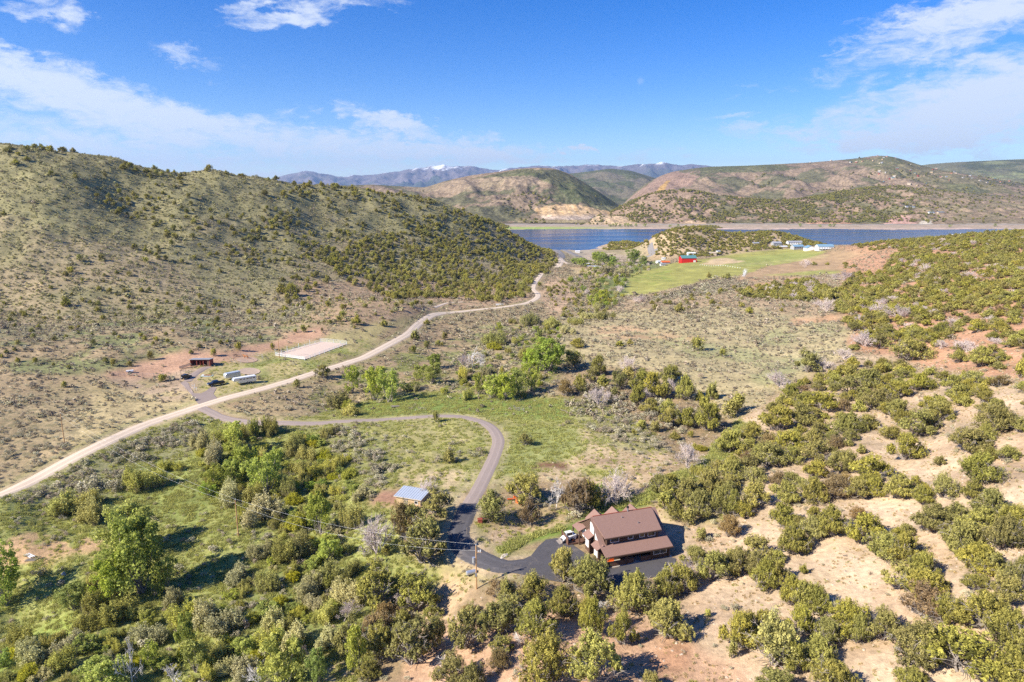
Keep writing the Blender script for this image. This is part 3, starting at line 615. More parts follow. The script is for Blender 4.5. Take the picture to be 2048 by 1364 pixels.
loft('back_hill', [(1080,352),(1130,348),(1170,344),(1220,337),(1260,341),(1290,350),(1330,362),(1360,372)], 6500, 0, 4200, -10, .12, .9, n=160, m=70, colfn=col_back, nscale=2)
def col_far_right(X, Y, Z, pu, pv, gr, t):
    c = np.ones(X.shape+(3,))*np.array((.19, .18, .10)); c = mixc(c, (.24, .26, .12), sstep(fbm(X, Y, 500, 5), .0, .4)*sstep(pu, 1930, 1990)); return mixc(c, (.11, .12, .06), sstep(fbm(X+900, Y, 420, 5), 0, .3))
loft('far_right_hill', [(1780,345),(1850,329),(1900,325),(1980,321),(2048,318),(2150,314),(2300,318)], 7500, 0, 4700, -10, .10, .9, n=160, m=80, colfn=col_far_right, nscale=2)
def col_village(X, Y, Z, pu, pv, gr, t):
    c = hills_base(X, Y, Z, 1.4)
    c = mixc(c, (.34, .225, .17), inpoly(pu, pv, [(1255,400),(1320,350),(1350,342),(1400,352),(1380,372),(1320,385)])*.75)
    c = mixc(c, (.46, .29, .11), inpoly(pu, pv, [(1318,376),(1335,360),(1340,362),(1325,384),(1310,388)], 1))
    c = mixc(c, (.13, .14, .065), inpoly(pu, pv, [(1400,335),(1500,330),(1570,330),(1585,340),(1500,345),(1440,345),(1400,350)])*.8)
    c = mixc(c, (.17, .17, .075), inpoly(pu, pv, [(1700,322),(1780,310),(1850,330),(2000,370),(2048,390),(1900,380),(1780,350)])*.6)
    c = mixc(c, (.44, .27, .18), inpoly(pu, pv, [(1455,396),(1480,393),(1500,396),(1475,401)], 1))
    c = mixc(c, (.45, .33, .21), (np.abs(pv-(352+6*np.sin(pu/28)))<.7)*(pu>1740)*(pu<1990)*.8)
    return c
loft('village_hill', [(1225,430),(1240,415),(1262,390),(1290,368),(1320,352),(1345,343),(1400,335),(1430,333),(1500,331),(1560,328),(1620,325),(1680,320),(1720,316),(1750,311),(1780,312),(1810,320),(1840,330),(1880,340),(1940,350),(2000,360),(2048,368),(2150,380),(2300,385)], 4600, 0, 2900, 10, .15, .95, n=360, m=150, colfn=col_village, nscale=1.3)
def col_dark(X, Y, Z, pu, pv, gr, t):
    c = np.ones(X.shape+(3,))*np.array((.33, .235, .16))
    c = mixc(c, (.15, .15, .075), sstep(fbm(X, Y, 90, 5, .6), -.15, .25)*sstep(pu, 1380, 1440)*.8)
    c = mixc(c, (.30, .235, .15), sstep(pu, 1800, 1900)*.5)
    c = mixc(c, (.60, .44, .27), inpoly(pu, pv, [(1190,432),(1240,432),(1285,445),(1290,452),(1200,450)]))
    c = mixc(c, (.56, .40, .25), inpoly(pu, pv, [(1360,448),(1382,440),(1398,438),(1412,446),(1418,452),(1355,453)], 1))
    c = mixc(c, (.58, .36, .28), inpoly(pu, pv, [(1765,450),(1785,436),(1803,429),(1820,434),(1835,448),(1830,455),(1770,456)], 1))
    c = mixc(c, (.62, .54, .42), inpoly(pu, pv, [(1836,448),(1848,438),(1860,440),(1868,450),(1850,454)], 1))
    c = mixc(c, (.50, .30, .20), inpoly(pu, pv, [(1610,442),(1660,439),(1695,440),(1708,450),(1620,450)], 1)*.9)
    return c
loft('juniper_hill', [(1165,452),(1195,440),(1230,420),(1262,404),(1290,392),(1320,384),(1360,380),(1390,382),(1430,390),(1480,397),(1530,401),(1580,402),(1630,394),(1680,384),(1740,375),(1800,372),(1860,378),(1920,385),(1980,392),(2048,398),(2150,404),(2300,410)], lambda u: 2650+sstep(u, 1560, 1800)*500, 0, lambda u: np.full(len(u), 2245.), -19, .16, .9, n=420, m=110, colfn=col_dark, nscale=.6)
loft('quarry_spoil_hill', [(1150,447),(1180,440),(1200,428),(1212,432),(1245,432),(1275,440),(1300,450)], 2330, 0, 2190, -21, .15, .9, n=90, m=40, colfn=lambda X, Y, Z, pu, pv, gr, t: mixc(np.ones(X.shape+(3,))*np.array((.58, .42, .26)), (.30, .25, .16), sstep(fbm(X, Y, 18, 4), 0, .3)*sstep(pu, 1225, 1195)), nscale=.12, back=.05)
def col_mt(X, Y, Z, pu, pv, gr, t):
    c = np.ones(X.shape+(3,))*np.array((.20, .17, .17)); c = mixc(c, (.08, .10, .07), sstep(fbm(X, Y, 1500, 5), -.2, .3)*sstep(t, .95, .5)*.9)
    r = ridged(X+Y*.15, Y*.35, 420, 4)
    snow = sstep(fbm(X, Y, 500, 5)+sstep(t, .62, .97)*.6-.95+1.1*np.exp(-((pu-882)/30)**2)*sstep(t, .6, .95)-.25*(pu < 820), .0, .25)
    return mixc(c, (.85, .87, .9), np.clip(snow, 0, 1)*(t < 1.05))
M_MT = M_HILL
loft('mountain', [(440,372),(540,360),(565,352),(600,344),(620,341),(645,347),(680,354),(705,350),(725,351),(750,350),(780,346),(800,342),(840,335),(870,332),(890,330),(905,333),(940,332),(955,335),(980,340),(1020,337),(1050,333),(1090,332),(1110,334),(1150,332),(1180,329),(1210,331),(1240,334),(1270,329),(1290,328),(1320,325),(1340,328),(1370,329),(1400,330),(1440,336),(1500,339),(1560,340),(1620,343),(1800,350)], 21000, 0, 15000, -40, .20, .8, n=520, m=110, colfn=col_mt, nscale=3.2, jag=55)
# ------------------------------------------------------------------ plants: meshes shared by many copies
def leaf_mat(name, c_lo, c_hi, rnd=.35, trans=.35):
    m = bpy.data.materials.new(name); m.use_nodes = True; t = NT(m.node_tree); t.n.clear()
    a = t.new('ShaderNodeAttribute', attribute_name='tint').outputs['Fac']
    oi = t.new('ShaderNodeObjectInfo').outputs['Random']
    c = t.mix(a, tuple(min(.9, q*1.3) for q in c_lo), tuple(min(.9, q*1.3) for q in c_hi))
    hs = t.new('ShaderNodeHueSaturation'); t.put(hs.inputs['Color'], c)
    t.put(hs.inputs['Hue'], t.math('ADD', t.math('MULTIPLY', oi, .022), .487)); t.put(hs.inputs['Value'], t.math('ADD', t.math('MULTIPLY', t.math('FRACT', t.math('MULTIPLY', oi, 7.31)), rnd*2), 1-rnd))
    t.put(hs.inputs['Saturation'], t.math('ADD', t.math('MULTIPLY', t.math('FRACT', t.math('MULTIPLY', oi, 3.7)), .18), .9))
    d = t.new('ShaderNodeBsdfDiffuse'); t.put(d.inputs[0], hs.outputs[0]); tr = t.new('ShaderNodeBsdfTranslucent'); t.put(tr.inputs[0], hs.outputs[0])
    mx = t.new('ShaderNodeMixShader'); mx.inputs[0].default_value = trans; t.l.new(d.outputs[0], mx.inputs[1]); t.l.new(tr.outputs[0], mx.inputs[2])
    o = t.new('ShaderNodeOutputMaterial'); t.l.new(mx.outputs[0], o.inputs[0]); return m
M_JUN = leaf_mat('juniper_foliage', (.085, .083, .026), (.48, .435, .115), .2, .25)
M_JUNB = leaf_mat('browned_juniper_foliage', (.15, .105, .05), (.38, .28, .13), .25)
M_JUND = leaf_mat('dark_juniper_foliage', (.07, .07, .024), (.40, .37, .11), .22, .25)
M_STEM = flat_mat('willow_stems', (.30, .26, .15), .9, var=.25, scale=2)
M_COT = leaf_mat('cottonwood_leaves', (.17, .20, .04), (.48, .50, .12), .2, .35)
M_COTD = leaf_mat('deep_green_leaves', (.15, .19, .04), (.38, .45, .10), .2, .35)
M_WIL = leaf_mat('willow_leaves', (.19, .185, .05), (.56, .53, .15), .3, .3)
M_TANW = leaf_mat('budding_willow_twigs', (.26, .24, .11), (.54, .50, .24), .2, .2)
M_YEL = leaf_mat('yellow_green_leaves', (.2, .21, .03), (.5, .47, .07), .15, .35)
M_SAGE = leaf_mat('sagebrush_leaves', (.18, .165, .10), (.50, .455, .31), .25, .15)
M_SAGEB = leaf_mat('dry_sagebrush_leaves', (.15, .12, .085), (.43, .36, .26), .28, .1)
M_SAGEG = leaf_mat('hill_sagebrush_leaves', (.14, .135, .06), (.40, .37, .18), .28, .15)
M_GRS = leaf_mat('grass_blades', (.22, .23, .065), (.50, .49, .17), .2, .4)
M_BARK = flat_mat('weathered_juniper_bark', (.30, .26, .225), .9, var=.3, scale=3, stretch=(1, 1, .3))
M_DEAD = flat_mat('bleached_twigs', (.58, .49, .45), .9, var=.25, scale=2)
M_DEADW = flat_mat('bleached_white_wood', (.60, .56, .53), .9, var=.2, scale=2)
def leaves(centers, rad, n, size, rng, up=.0, jitter=.55, tint0=0.0):
    """leaf-sized faces laid on clump surfaces; returns triangle corners and a lightness value per leaf"""
    T = []; Tn = []
    for (c, r) in zip(centers, rad):
        d = rng.normal(size=(n, 3)); d[:, 2] += up*rng.random(n); d /= np.linalg.norm(d, axis=1)[:, None]
        q = rng.uniform(.75, 1.08, (n, 1)); p = np.array(c)+d*np.array(r)*q
        nn = d+rng.normal(size=(n, 3))*jitter; nn /= np.linalg.norm(nn, axis=1)[:, None]
        a = np.cross(nn, rng.normal(size=(n, 3))); a /= np.linalg.norm(a, axis=1)[:, None]+1e-9; b = np.cross(nn, a)
        s = size*rng.uniform(.6, 1.4, (n, 1))
        T.append(np.stack([p+a*s, p-a*s*.6+b*s*.8, p-a*s*.5-b*s*.8], 1))
        Tn.append(np.clip(rng.uniform(.15, .85)+rng.normal(size=n)*.2+d[:, 2]*.15+tint0, 0, 1))  # random tone per clump, plus painted top light: upward leaves lighter
    return np.concatenate(T), np.concatenate(Tn)
def leaf_mesh(name, T, tint, mat):
    n = len(T); me = bpy.data.meshes.new(name); me.vertices.add(n*3); me.vertices.foreach_set('co', T.reshape(-1).astype(np.float32))
    me.loops.add(n*3); me.loops.foreach_set('vertex_index', np.arange(n*3, dtype=np.int32)); me.polygons.add(n); me.polygons.foreach_set('loop_start', (np.arange(n)*3).astype(np.int32)); me.update(calc_edges=True)
    at = me.attributes.new('tint', 'FLOAT', 'POINT'); at.data.foreach_set('value', np.repeat(tint, 3).astype(np.float32)); me.materials.append(mat); return me
def tubes_mesh(name, segs, mat, sides=4):
    """segs: (p0, p1, r0, r1) tapered limbs"""
    V = []; F = []
    for p0, p1, r0, r1 in segs:
        p0 = np.array(p0, float); p1 = np.array(p1, float); d = p1-p0; L = np.linalg.norm(d)+1e-9; d /= L
        a = np.cross(d, (0.3, .9, .2)); a /= np.linalg.norm(a)+1e-9; b = np.cross(d, a); k = len(V)
        for p, r in ((p0, r0), (p1, r1)):
            for i in range(sides):
                t = 2*PI*i/sides; V.append(p+(a*math.cos(t)+b*math.sin(t))*r)
        F += [(k+i, k+(i+1) % sides, k+sides+(i+1) % sides, k+sides+i) for i in range(sides)]
    me = bpy.data.meshes.new(name); me.from_pydata([tuple(v) for v in V], [], F); me.materials.append(mat); return me
def limb(segs, p0, p1, r0, r1, rng, bend=.12, n=4):
    p0 = np.array(p0, float); p1 = np.array(p1, float); L = np.linalg.norm(p1-p0); off = rng.normal(size=3)*bend*L; prev = p0; pr = r0
    for k in range(1, n+1):
        t = k/n; p = p0*(1-t)+p1*t+off*math.sin(t*PI)+rng.normal(size=3)*.015*L*(k < n); r = r0+(r1-r0)*t
        segs.append((prev, p, pr, r)); prev = p; pr = r
    return prev
def juniper_proto(seed, style='round', lod=0, mat=None):
    """unit juniper: one wide, one high; irregular lobed crown of upright sprays on several pale limbs"""
    rng = np.random.default_rng(seed); cs = []; rs = []; segs = []; lobes = []
    nl = {'round': 12, 'cone': 7, 'wide': 14, 'open': 9}[style]
    for i in range(nl):
        a = i*2.4+rng.uniform(-.4, .4)
        if style == 'cone': rr = .17*rng.random()+.04; z = .25+.5*i/nl; R_ = .27*(1.1-.75*i/nl)
        else:
            rr = (.31 if i < nl*.62 else .13)*rng.uniform(.75, 1.15); z = (rng.uniform(.24, .46) if i < nl*.6 else rng.uniform(.58, .76)); R_ = rng.uniform(.13, .26)
            if style == 'wide': R_ *= .85
            if style == 'open': R_ *= .8
        c = np.array((rr*math.cos(a), rr*math.sin(a), z)); lobes.append((c, R_))
    if style != 'cone': lobes.append((np.array((0, 0, .5)), .26))
    for c, R_ in lobes:
        k = (27 if style != 'open' else 17) if lod == 0 else 7
        for j in range(k):
            d = rng.normal(size=3); d[2] = abs(d[2])*1.25-.25; d /= np.linalg.norm(d)
            p = c+d*R_*np.array((.85, .85, 1.0))*rng.uniform(.6, 1.22); p[2] = max(p[2], .10)
            q = R_*(rng.uniform(.12, .27) if lod == 0 else rng.uniform(.42, .6)); cs.append(p); rs.append((q*.85, q*.85, q*2.1))
    if style == 'cone': 
        for j in range(8 if lod == 0 else 3): cs.append(np.array((rng.normal()*.03, rng.normal()*.03, .7+.25*j/8))); rs.append((.07, .07, .12))
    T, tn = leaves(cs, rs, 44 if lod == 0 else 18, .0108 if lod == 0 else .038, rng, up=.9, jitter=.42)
    T2, t2 = leaves([c for c, R_ in lobes], [(R_*.62, R_*.62, R_*.7) for c, R_ in lobes], 110 if lod == 0 else 24, .03 if lod == 0 else .06, rng, jitter=.4, tint0=-.25); T = np.concatenate([T, T2]); tn = np.concatenate([tn, t2])  # filler leaves inside each lobe, darkened to paint the crown's inner shade
    zmax = T[..., 2].max(); xm = np.percentile(np.abs(T[..., :2]), 99.5); T[..., 2] /= zmax; T[..., :2] *= .5/xm
    for c, R_ in lobes:
        c = c*np.array((.5/xm, .5/xm, 1/zmax)); b = np.array((rng.normal()*.035, rng.normal()*.035, -.04))
        e = limb(segs, b, c+np.array((0, 0, -.3*R_)), .024, .009, rng, .10, 4 if lod == 0 else 2)
        if lod == 0:
            for _ in range(5):
                d = rng.normal(size=3); d[2] = d[2]*.4-.1; d /= np.linalg.norm(d); limb(segs, e, c+d*R_*.85, .007, .002, rng, .1, 2)
    if lod == 0:
        for _ in range(10):
            d = rng.normal(size=3); d[2] = abs(d[2])*.7; d /= np.linalg.norm(d); e = limb(segs, (0, 0, .15), np.array((0, 0, .35))+d*np.array((.52, .52, .55))*rng.uniform(.85, 1.05), .012, .0035, rng, .12, 4)
            for _ in range(3): limb(segs, e-d*.08, e+rng.normal(size=3)*.06, .004, .0015, rng, .1, 2)
        for _ in range(16):
            a = rng.uniform(0, 2*PI); r0 = rng.uniform(.02, .1); r1 = rng.uniform(.3, .48); limb(segs, (r0*math.cos(a), r0*math.sin(a), rng.uniform(.02, .15)), (r1*math.cos(a), r1*math.sin(a), rng.uniform(.02, .22)), .008, .002, rng, .1, 3)
    return leaf_mesh('juniper_crown', T, tn, mat or M_JUN), tubes_mesh('juniper_trunk', segs, M_BARK, 4 if lod == 0 else 3)
def leafy_proto(seed, mat, h=1.0, lobes=10, narrow=1.0, lod=0, size=.016):
    rng = np.random.default_rng(seed); cs = []; rs = []; segs = []; LB = []
    for i in range(lobes):
        a = i*2.4+rng.uniform(-.5, .5); z = .22+.62*(i/lobes)**.8; rr = .30*narrow*math.sin(PI*min(1, (z-.02)/1.05))**.7*rng.uniform(.4, 1.1); R_ = rng.uniform(.13, .22)*(1-.35*i/lobes)
        LB.append((np.array((rr*math.cos(a), rr*math.sin(a), z)), R_))
    for c, R_ in LB:
        for j in range(16 if lod == 0 else 6):
            d = rng.normal(size=3); d[2] = d[2]*1.2+.15; d /= np.linalg.norm(d); p = c+d*R_*rng.uniform(.4, 1.15); p[2] = max(.06, p[2]); q = R_*rng.uniform(.2, .42); cs.append(p); rs.append((q, q, q*1.2))
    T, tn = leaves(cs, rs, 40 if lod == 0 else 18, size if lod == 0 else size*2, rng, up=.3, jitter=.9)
    zmax = T[..., 2].max(); xm = np.percentile(np.abs(T[..., :2]), 99.5); T[..., 2] /= zmax; T[..., :2] *= .5/xm
    for c, R_ in LB: limb(segs, (rng.normal()*.04, rng.normal()*.04, -.03), c*np.array((.5/xm, .5/xm, 1/zmax)), .018, .004, rng, .06, 3)
    return leaf_mesh('leafy_crown', T, tn, mat), tubes_mesh('leafy_trunk', segs, M_BARK, 4)
def wand_proto(seed, mat, n=150, twig=None):
    """willow thicket bush: many fine stems fanning from the ground with leaves towards their tips"""
    rng = np.random.default_rng(seed); segs = []; cs = []; rs = []; sub_ = [(rng.normal()*.17, rng.normal()*.17, rng.uniform(.55, 1.0), rng.uniform(.16, .3)) for _ in range(5)]
    for i in range(n):
        ox, oy, hh, sp = sub_[i % 5]; a = rng.uniform(0, 2*PI); tip = rng.random()**.5*sp; r0 = tip*.3; z = hh*(1-(tip/(sp*1.35))**2)*rng.uniform(.65, 1.0)
        p0 = np.array((ox+r0*math.cos(a), oy+r0*math.sin(a), -.02)); p1 = np.array((ox+tip*math.cos(a+.2), oy+tip*math.sin(a+.2), z))
        limb(segs, p0, p1, .006, .002, rng, .04, 2)
        for k in (1.0, .85, .7, .5): cs.append(p0*(1-k)+p1*k+rng.normal(size=3)*.02); rs.append((.036, .036, .07))
    T, tn = leaves(cs, rs, 15, .0175, rng, up=.4, jitter=1.0)
    zmax = T[..., 2].max(); T[..., 2] /= zmax; T[..., :2] *= .5/np.percentile(np.abs(T[..., :2]), 99.5)
    return leaf_mesh('shrub_foliage', T, tn, mat), tubes_mesh('shrub_stems', segs, twig or M_STEM, 3)
def dead_proto(seed, style='bush'):
    rng = np.random.default_rng(seed); segs = []
    def grow(p, d, L, r, lv):
        e = p+d*L; m = (p+e)/2+rng.normal(size=3)*L*.06; segs.append((p, m, r, r*.85)); segs.append((m, e, r*.85, r*.65))
        if lv == 0: return
        for _ in range(rng.integers(3, 5) if lv > 1 else 4):
            nd = d+rng.normal(size=3)*(.52 if style == 'bush' else .6); nd[2] += .12; nd /= np.linalg.norm(nd); q = m if rng.random() < .4 else e
            grow(q, nd, L*rng.uniform(.5, .8), r*.68, lv-1)
    if style == 'bush':
        for _ in range(9):
            d = rng.normal(size=3)*.65; d[2] = abs(d[2])*.6+.5; d /= np.linalg.norm(d); grow(np.zeros(3), d, .36, .013, 4)
    else:
        grow(np.zeros(3), np.array((rng.normal()*.1, rng.normal()*.1, 1.0)), .33, .022, 4)
        for _ in range(3): grow(np.array((0, 0, .12)), np.array((rng.normal(), rng.normal(), .7))/1.4, .25, .012, 3)
    V = np.array([s[1] for s in segs]); zm = V[:, 2].max(); xm = np.percentile(np.abs(V[:, :2]), 98)
    f = np.array((.5/xm, .5/xm, 1/zm)); segs = [(np.array(a)*f, np.array(b)*f, r0, r1) for a, b, r0, r1 in segs]
    return tubes_mesh('bare_branches', segs, M_DEAD if style == 'bush' else M_DEADW, 3)
def sage_proto(seed, lod=0, mat=None):
    rng = np.random.default_rng(seed); cs = []; rs = []
    for _ in range(9 if lod == 0 else 4):
        a = rng.uniform(0, 2*PI); r = rng.random()**.5*.32; cs.append((r*math.cos(a), r*math.sin(a), rng.uniform(.3, .62)*(1-r))); q = rng.uniform(.12, .2) if lod == 0 else rng.uniform(.18, .3); rs.append((q, q, q*1.3))
    T, tn = leaves(cs, rs, 34 if lod == 0 else 12, .042 if lod == 0 else .13, rng, up=.6, jitter=.8)
    T[..., 2] = np.maximum(T[..., 2], -.03)/T[..., 2].max(); T[..., :2] *= .5/np.percentile(np.abs(T[..., :2]), 99)
    return leaf_mesh('sagebrush', T, tn, mat or M_SAGE)
def grass_proto(seed, mat):
    rng = np.random.default_rng(seed); n = 26; a = rng.uniform(0, 2*PI, n); r = rng.random(n)**.5*.4; t = rng.normal(size=(n, 2))*.22
    b = np.stack([r*np.cos(a), r*np.sin(a), -.03*np.ones(n)], 1); tip = b+np.concatenate([t, rng.uniform(.5, 1, (n, 1))], 1); s = rng.normal(size=(n, 3)); s[:, 2] = 0; s *= .055/np.linalg.norm(s, axis=1)[:, None]
    return leaf_mesh('grass_tuft', np.stack([b-s, b+s, tip], 1), rng.random(n), mat)

PROTO = {}
PROTO['juniper'] = [juniper_proto(11, 'round'), juniper_proto(12, 'round'), juniper_proto(13, 'wide'), juniper_proto(14, 'open'), juniper_proto(15, 'round'), juniper_proto(16, 'wide')]
PROTO['juniper_up'] = [juniper_proto(21, 'cone'), juniper_proto(22, 'cone'), juniper_proto(23, 'round')]
PROTO['juniper_dark'] = [juniper_proto(31, 'round', mat=M_JUND), juniper_proto(32, 'cone', mat=M_JUND), juniper_proto(33, 'open', mat=M_JUND)]
PROTO['juniper_brown'] = [juniper_proto(41, 'round', mat=M_JUNB), juniper_proto(42, 'open', mat=M_JUNB)]
PROTO['cottonwood'] = [leafy_proto(51, M_COT, lobes=13), leafy_proto(52, M_COT, lobes=12), leafy_proto(53, M_COT, lobes=10)]
PROTO['poplar'] = [leafy_proto(54, M_COT, lobes=9, narrow=.7), leafy_proto(55, M_COT, lobes=8, narrow=.7)]
PROTO['deep'] = [leafy_proto(56, M_COTD, lobes=12), leafy_proto(57, M_COTD, lobes=11)]
PROTO['willow'] = [wand_proto(61, M_WIL), wand_proto(62, M_WIL, 130), wand_proto(63, M_WIL, 160)]
PROTO['tan'] = [wand_proto(64, M_TANW, 190), wand_proto(65, M_TANW, 170)]
PROTO['yellow'] = [wand_proto(66, M_YEL, 150)]
PROTO['dead'] = [(None, dead_proto(71)), (None, dead_proto(72)), (None, dead_proto(73))]
PROTO['white'] = [(None, dead_proto(74, 'tree')), (None, dead_proto(75, 'tree'))]
P_SAGE = [sage_proto(s, 0, M_SAGE if s % 3 else M_SAGEB) for s in range(81, 87)]
P_SAGE_FAR = [sage_proto(s, 1, M_SAGE if s % 2 else M_SAGEB) for s in range(91, 95)]+[sage_proto(s, 1, M_SAGEG) for s in range(95, 99)]
# ------------------------------------------------------------------ scattered cover through geometry nodes
def scatter(name, P, S, ROT, IDX, protos, kind='stuff', **kw):
    """one object: protos instanced on points with their own scale, turn and choice"""
    c = bpy.data.collections.new(name+'_kinds')
    for i, me in enumerate(protos):
        if isinstance(me, tuple):
            a, b = me
            o = bpy.data.objects.new(f'{name}_kind_{i:02d}', join_mesh(a, b))
        else: o = bpy.data.objects.new(f'{name}_kind_{i:02d}', me)
        c.objects.link(o)
    n = len(P); me = bpy.data.meshes.new(name); me.vertices.add(n); me.vertices.foreach_set('co', np.asarray(P, np.float32).ravel())
    a = me.attributes.new('siz', 'FLOAT_VECTOR', 'POINT'); a.data.foreach_set('vector', np.asarray(S, np.float32).ravel())
    a = me.attributes.new('trn', 'FLOAT', 'POINT'); a.data.foreach_set('value', np.asarray(ROT, np.float32))
    a = me.attributes.new('pick', 'INT', 'POINT'); a.data.foreach_set('value', np.asarray(IDX, np.int32))
    ob = bpy.data.objects.new(name, me); COL.objects.link(ob)
    g = bpy.data.node_groups.new(name+'_nodes', 'GeometryNodeTree'); g.interface.new_socket('Geometry', in_out='INPUT', socket_type='NodeSocketGeometry'); g.interface.new_socket('Geometry', in_out='OUTPUT', socket_type='NodeSocketGeometry')
    N = g.nodes; L = g.links; gi = N.new('NodeGroupInput'); go = N.new('NodeGroupOutput'); ip = N.new('GeometryNodeInstanceOnPoints'); ci = N.new('GeometryNodeCollectionInfo')
    ci.inputs['Collection'].default_value = c; ci.inputs['Separate Children'].default_value = True; ci.inputs['Reset Children'].default_value = True
    def at(nm, ty):
        x = N.new('GeometryNodeInputNamedAttribute'); x.data_type = ty; x.inputs['Name'].default_value = nm; return next(o for o in x.outputs if o.enabled and o.name == 'Attribute')
    cx = N.new('ShaderNodeCombineXYZ'); L.new(at('trn', 'FLOAT'), cx.inputs[2])
    L.new(gi.outputs[0], ip.inputs['Points']); L.new(ci.outputs[0], ip.inputs['Instance']); ip.inputs['Pick Instance'].default_value = True
    L.new(at('pick', 'INT'), ip.inputs['Instance Index']); L.new(cx.outputs[0], ip.inputs['Rotation']); L.new(at('siz', 'FLOAT_VECTOR'), ip.inputs['Scale']); L.new(ip.outputs[0], go.inputs[0])
    md = ob.modifiers.new('scatter', 'NODES'); md.node_group = g; tag(ob, kind=kind, **kw); return ob
def join_mesh(a, b):
    bm = bmesh.new(); me = bpy.data.meshes.new('plant')
    if a: bm.from_mesh(a)
    nf = len(bm.faces); bm.from_mesh(b); bm.faces.ensure_lookup_table()
    k = 1 if a else 0
    for f in bm.faces[nf:]: f.material_index = k
    bm.to_mesh(me); bm.free()
    if a: me.materials.append(a.materials[0])
    me.materials.append(b.materials[0]); return me
def sample_cover(dens, nmax, seed):
    rng = np.random.default_rng(seed)
    cell = (GX[1:, :-1]-GX[:-1, :-1])*(GY[:-1, 1:]-GY[:-1, :-1]); wgt = (cell*dens[:-1, :-1]).ravel(); tot = wgt.sum(); n = int(min(tot, nmax))
    k = rng.choice(len(wgt), n, p=wgt/tot); ia, ib = np.divmod(k, NB-1); fa = ia+rng.random(n); fb = ib+rng.random(n)
    a = A0+fa/(NA-1)*(A1-A0); b = B0+fb/(NB-1)*(B1-B0); y = np.exp(b)-Y0; x = a*(y+Y0); print('cover', tot, n); return x, y, lookup(GZ, x, y), rng
# ------------------------------------------------------------------ where every tree and bush stands
TREES = []          # dicts: kind, x, y, z, w, h (metres), px (photo pixels wide)
def add_tree(kind, x, y, w, h, proto=None, sink=.0):
    z = H(x, y); u, v, f = project(x, y, z)
    TREES.append(dict(kind=kind, x=x, y=y, z=z-sink, w=w, h=h, px=w/f*FPX*(1 if -60 < u < 2110 and v < 1480 else .02), u=u, v=v, p=proto, d=f))
def T(kind, *lst):
    for u, v, wp, hp in lst:
        if v > 1362:                                # base below the frame: carry the ray on past the edge
            p = hit(u, min(v, 1470))
        else: p = hit(u, v)
        if p is None: continue
        m = mpp(p); w = wp*m*(.96 if kind.startswith('juniper') else 1.08); ang = math.atan2(CAM_Z-p[2], p[1]); h = max(.55*w if kind not in ('tan', 'willow', 'yellow', 'dead') else .5*w, (hp*1.03*m-.30*w*math.sin(ang))/math.cos(ang))
        add_tree(kind, p[0], p[1]+.12*w, w*1.05, min(h*1.12, 2.4*w+1))
